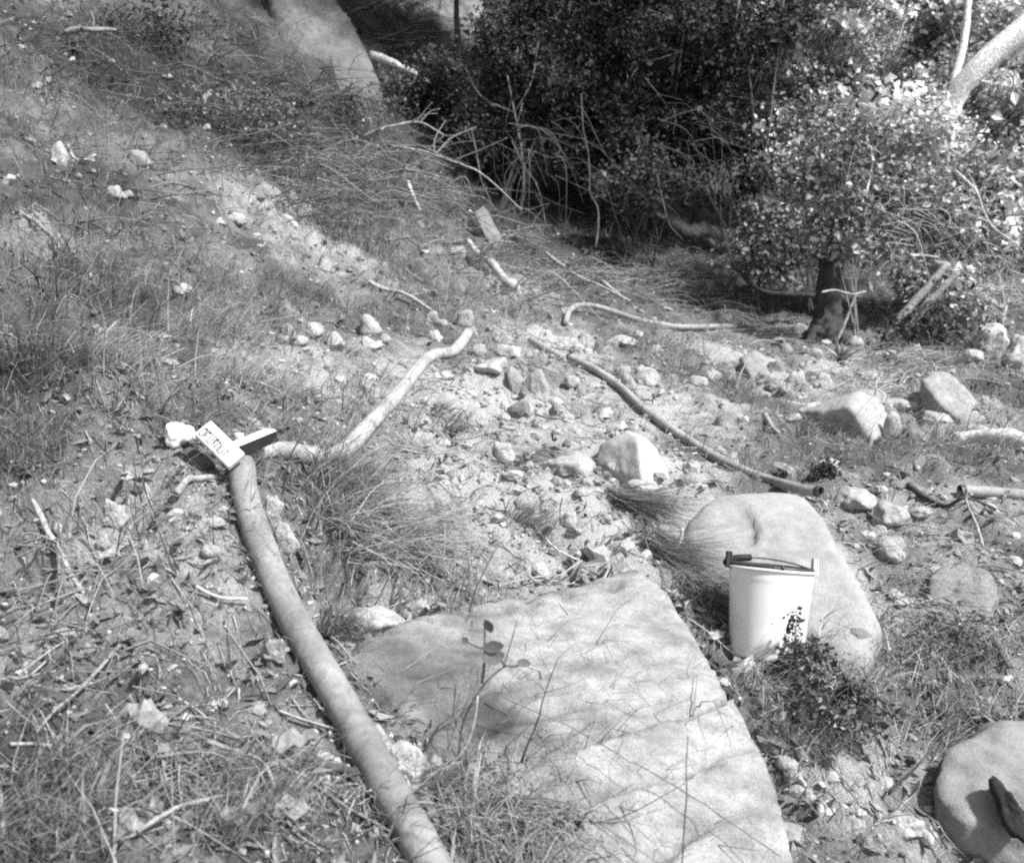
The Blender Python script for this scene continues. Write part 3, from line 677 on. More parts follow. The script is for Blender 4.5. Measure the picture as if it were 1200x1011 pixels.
# ------------------------------------------------------------------ smaller stones, one by one
ROCKS = [
 (668,545,70,30,'flat wide stone touching the round chipped boulder',{'tone':1.05,'flat':1}),
 (718,548,30,19,'small dome stone leaning on the front of the chipped boulder',{}),
 (590,529,40,32,'wedge shaped pale stone alone in bare sandy soil',{'tone':1.1}),
 (690,563,24,13,'small pale stone in the pile below the flat wide stone',{}),
 (663,565,15,9,'tiny pale stone in the shadow under the flat wide stone',{}),
 (683,576,24,10,'lowest flat chip in the pile below the flat wide stone',{'tone':1.1}),
 (755,569,44,14,'thin bright flake lying at the foot of the chipped boulder',{'tone':1.15}),
 (594,409,38,18,'white topped stone with a dark underside near the bent hose end',{'tone':1.2}),
 (577,428,46,22,'broad pale stone just below the white topped stone near the hose end',{'tone':1.05}),
 (558,409,22,16,'small pale stone right beside the bent hose end',{}),
 (630,448,36,42,'tall pale block standing midway between the two hoses',{'deep':.6}),
 (604,441,28,36,'tilted grey slab leaning against the tall pale block',{'mat':'g','tone':1.2,'tilt':.35}),
 (652,469,22,10,'white chip of stone below the tall pale block',{'tone':1.2}),
 (757,438,36,28,'pale angular stone just beyond the thin hose',{'tone':1.05}),
 (738,446,22,24,'narrow pale stone leaning on the angular stone by the thin hose',{}),
 (752,462,26,14,'flattish stone below the pair of pale stones by the thin hose',{}),
 (543,371,28,24,'round pale stone above the bent hose end',{'tone':1.05}),
 (433,376,32,30,'rounded pale stone standing alone in the middle of the slope',{}),
 (366,383,30,18,'brightest domed stone of the small heap on the slope',{'tone':1.2}),
 (350,397,28,14,'low stone in front of the domed stone of the small heap',{}),
 (334,386,24,20,'grey pale stone at the uphill end of the small heap',{}),
 (391,396,24,18,'sloping pale stone at the downhill end of the small heap',{'tone':1.1}),
 (432,403,34,9,'long flat flake below the rounded stone on the slope',{'tone':1.1}),
 (517,377,30,12,'thin grey stone beside the dark hole at the hose end',{}),
 (357,245,26,22,'round grey stone with a bright top high on the slope',{'mat':'g','tone':1.5,'sharp':8}),
 (335,254,17,9,'white chip lying against the round grey stone high on the slope',{'tone':1.3}),
 (344,260,12,9,'smaller white chip beneath the round grey stone high on the slope',{'tone':1.3}),
 (276,253,28,14,'white tilted stone above the bare sandy patch',{'tone':1.3,'tilt':-.4}),
 (257,258,14,9,'tiny white stone just uphill of the white tilted stone',{'tone':1.2}),
 (133,223,30,18,'pale stone in dry grass on the upper slope, below the pointed stone',{'tone':1.0}),
 (68,179,28,32,'pointed pale stone on the upper slope beside a crooked root',{'tone':1.1}),
 (160,184,34,22,'broad faded stone on the upper slope beyond the pointed stone',{'tone':.85}),
 (128,73,19,9,'small white stone under the overhanging roots',{'tone':1.2}),
 (131,598,38,38,'squarish pale block in the bank above the straight stick',{'tone':1.05,'sharp':24}),
 (121,633,30,24,'pale stone tucked below the squarish block',{}),
 (170,638,16,26,'narrow upright white shard near the squarish block',{'tone':1.2,'deep':.5}),
 (244,643,28,22,'pointed flat stone beside the thick hose',{}),
 (244,610,50,14,'long flat pale stone uphill of the pointed stone beside the hose',{'tone':1.05}),
 (331,624,40,50,'large pale stone hugging the downhill side of the thick hose',{'tone':1.05,'sharp':10}),
 (318,588,28,38,'rough pale stone at the fork of the two hoses',{}),
 (435,723,84,24,'long white stone bordering the top of the flat boulder',{'tone':1.2,'deep':.5}),
 (490,713,54,28,'white domed stone bordering the top of the flat boulder',{'tone':1.2,'sharp':9,'deep':.6}),
 (474,886,70,64,'jagged white broken rock wedged between thick hose and flat boulder',{'tone':1.15,'deep':.5}),
 (440,866,34,34,'smaller pale rock pressed against the thick hose by the jagged rock',{'tone':1.05}),
 (322,757,36,34,'flat grey triangular plate propped under the thick hose',{'mat':'g','tone':1.3,'deep':.4,'sharp':30}),
 (150,966,42,22,'flat grey stone in dry grass near the small white stick',{'mat':'g','tone':1.3}),
 (300,828,30,18,'grey rounded stone among leaves uphill of the hose',{'mat':'g','tone':1.4}),
 (172,845,36,18,'grey flat stone among dead leaves in the lower bank',{'mat':'g','tone':1.1}),
 (965,444,30,26,'bright white block behind the bank edge, nearest the tree stump',{'tone':1.2,'sharp':26}),
 (955,478,36,20,'small triangular white flake lying on the mossy bank',{'tone':1.15,'deep':.4}),
 (930,488,22,10,'tiny flat chip on the mossy bank next to the triangular flake',{'tone':1.0}),
 (1075,509,42,24,'dark faced block with a pale top below the stony bank',{'mat':'g','tone':.9,'sharp':26}),
 (1046,496,22,34,'upright pale stone against the white topped boulder',{'tone':1.1}),
 (1162,392,48,42,'white rounded boulder by the shrub at the end of the bank',{'tone':1.3,'sharp':9,'name':'boulder'}),
 (1196,408,46,48,'second white rounded boulder, in front of the first by the shrub',{'tone':1.3,'sharp':9,'name':'boulder'}),
 (1003,399,30,12,'flat pale stone at the foot of the leaning beams',{'tone':1.05}),
 (1028,397,26,14,'pale stone between the stump and the leaning beams',{'tone':1.0}),
 (923,408,20,16,'shaded half buried stone in front of the tree stump',{'mat':'g','tone':1.3}),
 (939,387,26,18,'rounded grey stone against the foot of the tree stump',{'mat':'g','tone':1.5,'sharp':9}),
 (907,387,14,12,'small pale stone beyond the rounded grey stone near the stump',{}),
 (944,408,14,10,'small bright stone below the tree stump',{'tone':1.1}),
 (730,398,44,10,'white flat stone beneath the arched far hose',{'tone':1.2}),
 (748,390,14,9,'small white stone beside the flat one under the arched far hose',{'tone':1.2}),
 (770,408,26,16,'pale crumbling stone between far hose and low ledge',{}),
 (1004,583,56,28,'smooth pale stone beyond the open end of the thin hose',{'tone':1.0}),
 (1046,602,48,30,'flat pale stone beneath the dark thin branch',{'tone':.95}),
 (1041,641,54,38,'cracked pale stone half buried on the slope above the pitted boulder',{'tone':1.0}),
 (1052,702,44,14,'flat pale stone at the foot of the bucket boulder, past its edge',{'tone':1.1}),
 (1012,752,52,42,'dark grey rounded stone at the lower corner of the bucket boulder',{'mat':'g','tone':1.0,'sharp':9}),
 (908,872,42,24,'pale block touching the lower corner of the flat boulder',{'tone':1.15,'sharp':24}),
 (924,893,30,18,'upper stone of the small stack beside the flat boulder',{'tone':1.0,'sharp':24}),
 (932,910,26,15,'middle stone of the small stack beside the flat boulder',{'tone':.95,'sharp':24}),
 (936,926,26,16,'lowest stone of the small stack beside the flat boulder',{'tone':1.05,'sharp':24}),
 (1036,919,28,14,'white stone in dry weeds near the grey edge boulder',{'tone':1.1}),
 (1066,968,54,20,'long pale flat stone below the grey edge boulder',{'tone':1.0}),
 (1090,978,34,16,'pale stone touching the long flat stone below the grey edge boulder',{}),
 (1000,968,44,22,'half buried pale stone between flat boulder and grey edge boulder',{'tone':.9}),
 (598,331,26,22,'white knobbly stone at the end of the fallen dead branch',{'tone':1.25}),
 (536,294,28,18,'pale stone among dead branches above the fallen branch',{'tone':1.05}),
 (630,667,34,24,'white stone just above the flat boulder peak',{'tone':1.15}),
 (668,606,20,22,'small white stone on sandy soil beside the draped grass tuft',{'tone':1.1}),
 (810,560,26,12,'small stone beneath the thin hose, near the bucket boulder',{}),
 (845,528,22,12,'white speckled stone just above the thin hose',{'tone':1.1}),
 (1062,472,44,16,'flat pale stone between the white topped boulder and the slanting slab',{'tone':1.1}),
 (1100,487,40,14,'low broken ledge stone under the slanting pale slab',{'tone':1.1,'sharp':60}),
 (1020,440,26,14,'pale stone just behind the white topped boulder',{}),
 (990,436,22,12,'small pale stone behind the bank edge near the spiky plant',{}),
 (1150,505,36,16,'pale flat stone above the half buried log',{'tone':1.1}),
 (1142,415,26,16,'small pale stone before the white rounded boulders',{'tone':1.1}),
 (835,438,24,12,'small pale stone on the mossy bank near the low ledge',{}),
 (905,452,18,9,'dark stone chip under the angular grey slab',{'mat':'g'}),
 (480,560,20,12,'small pale stone by the dark grass hollow',{'tone':1.0}),
 (437,592,18,12,'little white stone in dry grass below the pale hose',{'tone':1.15}),
]
for i, (px, py, w, h, lab, kw) in enumerate(ROCKS):
    kw = dict(kw); kw['mat'] = M_ROCKG if kw.get('mat') == 'g' else M_ROCK
    rock(px, py, w, h, lab, 100 + i * 7, **kw)

RUB = random.Random(5)
MARKS = [(590,529,'wedge shaped pale stone'),(668,545,'flat wide stone'),(740,535,'round chipped boulder'),(594,409,'white topped stone'),(577,428,'broad pale stone by the hose end'),(630,448,'tall pale block'),
 (604,441,'tilted grey slab'),(757,438,'angular stone by the thin hose'),(543,371,'round stone above the hose end'),(433,376,'rounded stone standing alone'),(366,383,'domed stone of the small heap'),(334,386,'uphill end of the small heap'),
 (357,245,'round grey stone high on the slope'),(276,253,'white tilted stone'),(133,223,'faded stone in the grass'),(68,179,'pointed pale stone'),(131,598,'squarish pale block'),(170,638,'upright white shard'),(244,643,'pointed flat stone by the hose'),
 (331,624,'large stone hugging the hose'),(435,723,'long white border stone'),(490,713,'white domed border stone'),(474,886,'jagged white rock'),(150,966,'flat grey stone by the small stick'),(322,757,'triangular grey plate'),(965,444,'bright white block'),
 (955,478,'triangular white flake'),(1075,509,'dark faced block'),(990,485,'white topped boulder'),(1120,465,'slanting pale slab'),(1162,392,'white rounded boulders'),(1003,399,'leaning poles'),(970,395,'tree stump'),(730,398,'white flat stone by the far hose'),
 (900,440,'angular grey slab'),(830,410,'low pale ledge'),(1004,583,'smooth stone past the thin hose'),(1041,641,'cracked pale stone'),(1130,690,'pitted grey boulder'),(1012,752,'dark rounded stone by the bucket boulder'),(924,893,'small stack of stones'),
 (1036,919,'white stone in the dry weeds'),(1066,968,'long flat stone'),(530,500,'dark hollow below the pale hose'),(430,500,'middle of the pale hose'),(690,590,'draped dark grass tuft'),(630,667,'peak of the flat boulder'),(255,520,'white card box'),(80,660,'long straight stick'),
 (470,355,'pale branch with a shadow'),(250,300,'bare sandy patch'),(840,535,'lower end of the thin hose'),(1160,580,'straight grey pipe'),(1150,525,'half buried log'),(300,828,'grey stone among the leaves'),(545,620,'pale straw tuft'),(120,340,'grey grass patch'),(310,450,'pale long grass')]
USED = set()
def rubble(n, zone, group, smin, smax, tone, where):
    k = 0; tries = 0
    while k < n and tries < 4000:
        tries += 1
        cx, cy, sx, sy = RUB.choice(zone); px = RUB.gauss(cx, sx); py = RUB.gauss(cy, sy)
        if not (5 < px < 1195 and 130 < py < 1000): continue
        w = smin + (smax - smin) * RUB.random() ** 2; grey = RUB.random() > .72
        mx, my, nm = min(MARKS, key=lambda m: (m[0] - px) ** 2 + (m[1] - py) ** 2 * 1.6)
        dx, dy = px - mx, py - my
        rel = ('downhill of' if dx > 0 else 'uphill of') if abs(dx) > abs(dy) * 1.3 else ('in front of' if dy > 0 else 'beyond')
        lab = '%s %s loose stone %s the %s' % ('tiny' if w < 11 else 'small' if w < 16 else 'larger', 'grey' if grey else 'pale', rel, nm)
        if lab in USED: continue
        g_ = at(px, py + w * .2)[0]
        if min((g_.x - b_[0]) ** 2 + (g_.y - b_[1]) ** 2 for b_ in BEDS) < (.09 + .5 * w * at(px, py)[1] / F_PX) ** 2: continue
        USED.add(lab)
        rock(px, py, w, w * RUB.uniform(.4, .8), lab, 3000 + k + int(cx), M_ROCKG if grey else M_ROCK, RUB.uniform(tone[0], tone[1]), sub=2, group=group); k += 1
rubble(85, [(590,480,70,50),(660,500,70,50),(480,450,60,40),(640,440,50,25),(560,600,60,50),(720,610,50,40)], 'loose stones on the sandy soil', 8, 24, (.85, 1.2), 'on sandy soil')
rubble(55, [(1060,460,80,35),(960,425,60,16),(1080,610,60,40),(860,440,60,20),(1010,930,50,35)], 'loose stones on the stony bank', 8, 26, (.85, 1.2), 'among weeds')
rubble(50, [(330,290,80,40),(120,230,70,40),(200,640,50,50),(300,400,80,30),(220,830,80,70)], 'loose stones on the grassy hillside', 7, 20, (.55, .85), 'in dry grass')

# ------------------------------------------------------------------ hoses
def drape(pix, rad, lift=.75):
    out = []
    for q in pix:
        px, py = q[:2]
        g, d = at(px, py + rad * .5 * F_PX / 6, True)
        extra = q[2] if len(q) > 2 else 0
        g = Vector((g.x, g.y, g.z + rad * lift + extra)); out.append(g)
    return out
def hose(name, pts, rad, mat, n=160, sides=20, wrinkle=0.03, ends=(False, False), flat=1.0, seed=0, clear=True):
    p = spline(pts, n)
    if clear: p[:, 2] = np.maximum(p[:, 2], H(p[:, 0], p[:, 1]) + rad * (.15 if clear is True else clear))
    for m_ in (15, 9):
        k = np.ones(m_) / m_; h_ = m_ // 2
        q = np.convolve(np.pad(p[:, 2], h_, mode='reflect', reflect_type='odd'), k, 'valid'); p[:, 2] = q
    for ax in (0, 1):
        q = np.convolve(np.pad(p[:, ax], 2, mode='edge'), np.ones(5) / 5, 'valid'); p[2:-2, ax] = q[2:-2]
    t = np.gradient(p, axis=0); t /= np.linalg.norm(t, axis=1)[:, None]
    bend = np.linalg.norm(np.gradient(t, axis=0), axis=1)
    r = rad * (1 + .018 * np.sin(np.arange(n) * .13 + seed)); 
    s = np.cumsum(np.r_[0, np.linalg.norm(np.diff(p, axis=0), axis=1)])
    r = r * (1 + np.clip(bend * 1.1, 0, .10) * np.sin(s / (rad * .42))) * (1 - np.clip(bend * .8, 0, .16))
    V, Fs = tube(p, r, sides, False)
    c = np.repeat(p, sides, 0); d = V - c
    V = c + d * (1 + wrinkle * fbm3(V * np.array([1, 1, 1]), 9, 3, seed) + wrinkle * .5 * noise3(V * 30, seed + 3))[:, None]
    m = mesh(name, V, Fs, mat, 1.0, True)
    return m, p, t
def ring_tube(p0, axis, rad_o, rad_i, length, sides=24):
    """an open collar: outer wall, inner wall and both rims"""
    z = np.array(axis, float); z /= np.linalg.norm(z); R = frames(z[None], np.zeros(1))[0]
    a = np.linspace(0, 2 * np.pi, sides, endpoint=False); c = np.c_[np.cos(a), np.sin(a)]
    prof = [(rad_i, 0), (rad_o * .97, 0), (rad_o, length * .1), (rad_o, length * .42), (rad_o * .93, length * .5), (rad_o, length * .58), (rad_o, length * .9), (rad_o * .97, length), (rad_i, length)]
    V = np.vstack([np.c_[c * r, np.full(sides, l)] for r, l in prof]) @ R.T + np.array(p0)
    k = len(prof); i = np.arange(k)[:, None] * sides; i2 = ((np.arange(k) + 1) % k)[:, None] * sides; j = np.arange(sides)[None]; j2 = (j + 1) % sides
    return V, [np.stack([i + j, i + j2, i2 + j2, i2 + j], -1).reshape(-1, 4)]
def disc(p0, axis, rad, sides=20):
    z = np.array(axis, float); z /= np.linalg.norm(z); R = frames(z[None], np.zeros(1))[0]
    a = np.linspace(0, 2 * np.pi, sides, endpoint=False)
    V = np.vstack([np.c_[np.cos(a) * rad, np.sin(a) * rad, np.zeros(sides)], [[0, 0, 0]]]) @ R.T + np.array(p0)
    j = np.arange(sides); return V, [np.c_[j, (j + 1) % sides, np.full(sides, sides)]]

# thick hose from the camera's feet up to the box
def hose_thing(name, label, pts, rad, mat, collar_start=False, collar_end=False, **kw):
    m, p, t = hose('casing', pts, rad, mat, **kw)
    e = empty(name, p[len(p) // 2], label, 'hose')
    inv = -np.array(e.location)
    def child(nm, V, Fs, mt, sm=True):
        obj(nm, mesh(nm, V + inv, Fs, mt, 1.0, sm), e)
    m.transform(Matrix.Translation(Vector(inv))); obj('casing', m, e)
    for on, k, sg in ((collar_start, 0, -1), (collar_end, -1, 1)):
        if on:
            V, Fs = ring_tube(p[k] - t[k] * sg * rad * .3, t[k] * sg, rad * 1.07, rad * .86, rad * (.9 if on is True else on)); child('coupling', V, Fs, M_PIPE if mat is not M_PIPE else M_DARKMETAL)
            V, Fs = disc(p[k] + t[k] * sg * rad * .12, t[k] * sg, rad * .88); child('bore', V, Fs, M_BLACK)
        else:
            # closed, slightly domed end
            a = []
            for f, rr in ((0, 1.0), (.3, .93), (.55, .74), (.7, .42), (.75, .02)):
                a.append((p[k] + t[k] * sg * rad * f, rad * rr))
            V, Fs = tube(np.array([q for q, _ in a]), np.array([q for _, q in a]), 20, True); child('end_cap', V, Fs, mat)
    return e
hp = drape(HOSE_A, .046)
hose_thing('hose', 'thick pale canvas hose running up from below the flat boulder to the white box', hp, .046, M_HOSE, seed=1, n=200)
hp = drape(HOSE_B, .037, .8)
hose_thing('hose', 'slimmer pale hose that bends beside the boxes and climbs to an open end', hp, .037, M_HOSEL, False, 1.6, seed=2, n=220, wrinkle=.035)
hp = drape(HOSE_C, .025, 1.3)
hp += [P(930,570,4.62), P(958,575,4.5)]
hose_thing('hose', 'thin grey hose lying downslope across to the top of the bucket boulder', hp, .025, M_PIPE, True, 1.0, seed=3, n=180, wrinkle=.025, clear=.9)
hp = drape(HOSE_E, .026, .9)
hose_thing('hose', 'short detached length of hose just above the long thin hose', hp, .026, M_PIPE, seed=4, n=40, clear=.6)
hp = drape(HOSE_D, .026, .9)
hose_thing('hose', 'arched far hose with its end hooked down, below the dark shrubs', hp, .026, M_PIPE, seed=5, n=120, clear=1.5)
hp = drape(HOSE_F, .028, 1.0)
hose_thing('pipe', 'straight grey pipe with a dark open end lying across the slope', hp, .028, M_PIPE, 1.0, False, seed=6, n=60, wrinkle=.01)

# ------------------------------------------------------------------ bucket
def lathe(prof, sides=48):
    a = np.linspace(0, 2 * np.pi, sides, endpoint=False)
    V = np.vstack([np.c_[np.cos(a) * r, np.sin(a) * r, np.full(sides, z)] for r, z in prof])
    i = np.arange(len(prof) - 1)[:, None] * sides; j = np.arange(sides)[None]; j2 = (j + 1) % sides
    return V, np.stack([i + j, i + j2, i + sides + j2, i + sides + j], -1).reshape(-1, 4)
def make_bucket():
    D0 = 3.32
    top = P(904, 664, D0 + .025); bot = P(897, 769, D0)
    ax = (top - bot); hgt = ax.length; ax.normalize()
    e = empty('bucket', bot, 'white tapered bucket with dark rim, leaning on the rounded boulder', 'bucket')
    tl = (Vector((-.06, -.10, 0)) + ax).normalized()
    e.rotation_mode = 'QUATERNION'
    e.rotation_quaternion = ax.to_track_quat('Z', 'Y')
    rt, rb = .141, .121
    f = lambda z: rb + (rt - rb) * z / hgt
    body = [(.001, .006), (rb - .006, .006), (rb - .001, 0), (rb + .002, .004)] + [(f(z) + (.0025 if abs(z - hgt * .88) < .006 else 0), z) for z in np.linspace(.01, hgt - .012, 26)]
    V, Fq = lathe(body); obj('body', mesh('body', V, [Fq], M_WHITE, 1, True), e)
    inner = [(f(hgt - .012) - .001, hgt - .012)] + [(f(z) - .004, z) for z in np.linspace(hgt - .02, .012, 12)] + [(.001, .012)]
    V, Fq = lathe(inner); obj('inside', mesh('inside', V, [Fq], M_DARKMETAL, 1, True), e)  # dark colour here stands in for the shade inside the bucket
    a = np.linspace(0, 2 * np.pi, 8)
    V, Fq = lathe([(rt + .001 + .0055 * math.cos(q), hgt - .007 + .0055 * math.sin(q)) for q in a]); obj('rim', mesh('rim', V, [Fq], M_WHITE, 1, True), e)
    # dark lid seated inside the rim
    V, Fq = lathe([(rt - .006, hgt - .012), (rt + .001, hgt), (rt + .0015, hgt + .005), (rt - .004, hgt + .008), (rt - .014, hgt + .006), (rt - .018, hgt), (.001, hgt)]); obj('lid', mesh('lid', V, [Fq], M_DARKMETAL, 1, True), e)
    # wire handle folded down along the back of the rim, with a dark wooden grip
    inv = e.rotation_quaternion.inverted()
    right = inv @ Vector((1, 0, 0)); right.z = 0; right.normalize(); back = Vector((-right.y, right.x, 0))
    pts = []
    for q in np.linspace(0, math.pi, 25):
        v = right * (rt + .010) * math.cos(q) + back * (rt + .010) * math.sin(q); v = v + Vector((0, 0, hgt - .006 + .030 * math.sin(q)))
        pts.append(v)
    V, Fs = tube(spline(pts, 50), .0028, 8); obj('handle', mesh('handle', V, Fs, M_DARKMETAL, 1, True), e)
    h = bpy.data.objects['handle'] if 'handle' in bpy.data.objects else None
    sub = spline([pts[k] for k in (14, 17, 20, 22)], 16)
    V, Fs = tube(sub, .0125, 12); obj('grip', mesh('grip', V, Fs, M_BLACK, 1, True), h)
    for sg in (1, -1):
        o = right * sg * (rt + .006)
        R = np.array([list(right), list(back), [0, 0, 1]]).T
        bm = bmesh.new(); bmesh.ops.create_cube(bm, size=1)
        for v in bm.verts:
            loc = Vector((v.co.x * .010, v.co.y * .026, v.co.z * .050 + .012))
            v.co = right * loc.x + back * loc.y + Vector((0, 0, loc.z + hgt + .002)) + o
        bmesh.ops.bevel(bm, geom=bm.edges[:], offset=.003, segments=2, affect='EDGES')
        Vv = np.array([v.co[:] for v in bm.verts]); m = bpy.data.meshes.new('handle_ear'); bm.to_mesh(m); bm.free()
        m.materials.append(M_WHITE if sg > 0 else M_DARKMETAL); obj('handle_ear', m, e)
    # clasp knob on the front of the rim
    V, Fs = ICO[2]; o = -back * (rt + .002) + Vector((0, 0, hgt + .004))
    obj('clasp', mesh('clasp', V * np.array([.006, .006, .010]) + np.array(o), [Fs], M_DARKMETAL, 1, True), e)
make_bucket()

# ------------------------------------------------------------------ boxes, paper, pouch on the hose joint
def frame_box(name, label, cat, p0, a, b, nrm, la, lb, th):
    """Empty whose axes run along a (length), b (width), n (thickness, towards the viewer)"""
    a = a.normalized(); n = nrm - a * nrm.dot(a); n.normalize(); b2 = n.cross(a).normalized()
    if b2.dot(b) < 0: b2 = -b2; 
    e = empty(name, p0, label, cat)
    Mx = Matrix((a, b2, n)).transposed().to_4x4(); Mx.translation = p0
    e.matrix_world = Mx
    return e
def bevel_box(name, x0, x1, y0, y1, z0, z1, mat, parent, bev=.002):
    bm = bmesh.new(); bmesh.ops.create_cube(bm, size=1)
    for v in bm.verts: v.co = Vector(((x0 + x1) / 2 + v.co.x * (x1 - x0), (y0 + y1) / 2 + v.co.y * (y1 - y0), (z0 + z1) / 2 + v.co.z * (z1 - z0)))
    if bev: bmesh.ops.bevel(bm, geom=bm.edges[:], offset=bev, segments=2, affect='EDGES')
    bmesh.ops.recalc_face_normals(bm, faces=bm.faces[:])
    m = bpy.data.meshes.new(name); bm.to_mesh(m); bm.free(); m.materials.append(mat); return obj(name, m, parent)
D1 = 3.30
tl, tr, bl = P(247,492,D1 + .02), P(287,531,D1), P(230,509,D1 - .01)
a = tr - tl; b = bl - tl; n = a.cross(b); view = (Vector((0, 0, CAM_Z)) - tl)
if n.dot(view) < 0: n = -n
e = frame_box('card_box', 'white card box with a dark printed strip, lying on the hose joint', 'box', tl, a, b, n, 0, 0, 0)
LA, LB = a.length, b.length
bevel_box('carton', 0, LA, 0, LB, -.034, 0, M_CARD, e, .0018)
bevel_box('end_flap', .004, .006, .10 * LB, .45 * LB, 0, .006, M_CARD, e, 0)
# the printed strip: a dark line with upright letter strokes hanging from it
strip = Acc()
def bar(x0, y0, x1, y1, w):
    d = Vector((x1 - x0, y1 - y0)); L = d.length; d /= L; q = Vector((-d.y, d.x)) * w / 2
    V = [(x0 + q.x, y0 + q.y, .0007), (x0 - q.x, y0 - q.y, .0007), (x1 - q.x, y1 - q.y, .0007), (x1 + q.x, y1 + q.y, .0007)]
    strip.add(np.array(V), [np.array([[0, 1, 2, 3]])])
gx0, gx1 = .06 * LA, .80 * LA; gy0, gy1 = .48 * LB, .88 * LB; gw = (gx1 - gx0) / 7.0; wv = .0042
GL = {'c': [(1,0,0,0),(0,0,0,1),(0,1,1,1)], 'f': [(0,0,1,0),(0,0,0,1),(0,.5,.8,.5)], 'u': [(0,0,0,1),(0,1,1,1),(1,0,1,1)], 'n': [(0,0,1,0),(0,0,0,1),(1,0,1,1)], 't': [(0,0,1,0),(.5,0,.5,1)], 'l': [(0,0,0,1),(0,1,1,1)], 'o': [(0,0,1,0),(0,0,0,1),(1,0,1,1),(0,1,1,1)]}
for k, ch in enumerate('ofutnut'):
    xx = gx0 + k * gw
    for (u0, v0, u1, v1) in GL[ch]:
        bar(xx + u0 * gw * .66, gy0 + v0 * (gy1 - gy0), xx + u1 * gw * .66, gy0 + v1 * (gy1 - gy0), wv)
bar(gx0, gy0 - .004, gx0 + 4.3 * gw, gy0 - .004, .004)
obj('print', strip.mesh('print', M_INK), e)
# dark box with a white lid face
q0, q1 = P(277,523,3.36), P(323,504,3.45)
a = q1 - q0; view = (Vector((0, 0, CAM_Z)) - q0).normalized()
n = (view * .8 + Vector((.1, -.1, -.15))); bdir = Vector((0, 0, -1))
e = frame_box('film_box', 'black box with a white top, propped on the pale hose beside the white box', 'box', q0, a, bdir, n, 0, 0, 0)
bevel_box('tray', 0, a.length, .003, .040, -.075, 0, M_BLACK, e, .0018)
bevel_box('lid', -.001, a.length + .001, -.005, .0025, -.077, .002, M_CARD, e, .001)
# crumpled white paper
g, d = at(208, 512)
pp = [P(x, y, 3.42 + dz) for x, y, dz in [(189,507,0),(195,497,0),(205,494,.03),(212,501,0),(222,503,0),(229,513,0),(214,518,-.03),(205,523,-.03),(194,519,-.03),(205,508,-.05),(218,508,-.04)]]
pts = np.array([list(p) for p in pp] + [list(p + Vector((0, .07, -.01))) for p in pp])
me, c = rock_mesh('crumpled_paper', pts, M_PAPER, 4, 18, .06, .004, 3)
tag(obj('crumpled_paper', me, None, c), 'crumpled white paper lying uphill of the white card box', 'paper')
pp = [P(x, y, 3.36 + dz) for x, y, dz in [(206,528,0),(222,522,.03),(240,532,.0),(246,545,-.02),(232,558,-.04),(214,545,-.03)]]
pts = np.array([list(p) for p in pp] + [list(p + Vector((.01, .08, -.03))) for p in pp])
me, c = rock_mesh('pouch', pts, M_CLOTH, 4, 16, .02, .003, 4)
e = tag(obj('pouch', me, None, c), 'dark grey canvas pouch lying below the white card box', 'pouch')
V, Fs = tube(spline([P(208,530,3.30) - c, P(222,536,3.29) - c, P(236,550,3.28) - c], 14), .004, 6); obj('strap', mesh('strap', V, Fs, M_BLACK, 1, True), e)
g = P(280, 511, 3.5); gz = h1(g.x, g.y)
V, Fq = lathe([(.001, .012), (.014, .012), (.016, .010), (.017, 0), (.017, -.06)], 20)
tag(obj('bottle_cap', mesh('bottle_cap', V, [Fq], M_PAPER, 1, True), None, g), 'small white cap standing behind the white card box', 'cap')

# ------------------------------------------------------------------ sticks, branches, logs
def stick(name, label, cat, pix, r0, r1, tone, lift=.01, n=20, sides=7, group=None, forks=0, seed=0, wob=.22):
    """pix: list of (px, py) on the ground or (px, py, depth) in the air"""
    rg = np.random.default_rng(seed + 500)
    pts = []
    for q in pix:
        if len(q) == 3: pts.append(P(*q))
        else:
            g, d = at(*q); pts.append(Vector((g.x, g.y, max(g.z, h1(g.x, g.y)) + lift)))
    p = spline(pts, n); s = np.linspace(0, 1, n); r = r0 + (r1 - r0) * s
    L = np.linalg.norm(p[-1] - p[0])
    jit = np.array([np.convolve(rg.normal(size=n + 4), np.ones(5) / 5, 'valid') for _ in range(3)]).T * L * .012
    p = p + jit * np.sin(np.pi * s)[:, None]
    c = p[0].copy(); V, Fs = tube(p - c, r, sides, True, wob, seed)
    o = tag(obj(name, mesh(name, V, Fs, M_BARK, tone * (1 + .25 * noise3(V * 25, seed)), True), None, Vector(c)), label, cat, group)
    for k in range(forks):
        i = int(n * rg.uniform(.3, .85)); t = p[min(i + 1, n - 1)] - p[i - 1]; t /= np.linalg.norm(t)
        d = t * .7 + rg.normal(size=3) * .55; d[2] = abs(d[2]) * .8 + .1; d /= np.linalg.norm(d); LL = L * rg.uniform(.18, .4)
        q = spline([p[i], p[i] + d * LL * .5 + rg.normal(size=3) * LL * .06, p[i] + d * LL + np.array([0, 0, -.1 * LL])], 9)
        V, Fs = tube(q - c, np.linspace(r[i] * .6, r[i] * .2, 9), 5, True)
        obj('side_twig', mesh('side_twig', V, Fs, M_BARK, tone, True), o)
    return o
stick('stick', 'long straight pale stick lying down the bank below the squarish block', 'stick', [(38,588),(62,634),(88,682),(115,728)], .009, .007, .36)
stick('stick', 'pale stick near the frame corner on the upper slope', 'stick', [(2,14),(20,25),(38,37)], .02, .018, .34)
stick('twig', 'dark bare twig standing up in front of the bent pale hose', 'twig', [(331,578,3.4),(338,545,3.36),(350,515,3.36),(362,490,3.38),(388,460,3.42)], .0035, .0012, .06, forks=2, seed=2)
stick('twig', 'dark forked twig standing up in front of the flat boulder', 'twig', [(611,892,2.42),(622,862,2.40),(634,828,2.38),(643,800,2.38),(654,770,2.38)], .0036, .0012, .08, forks=3, seed=3)
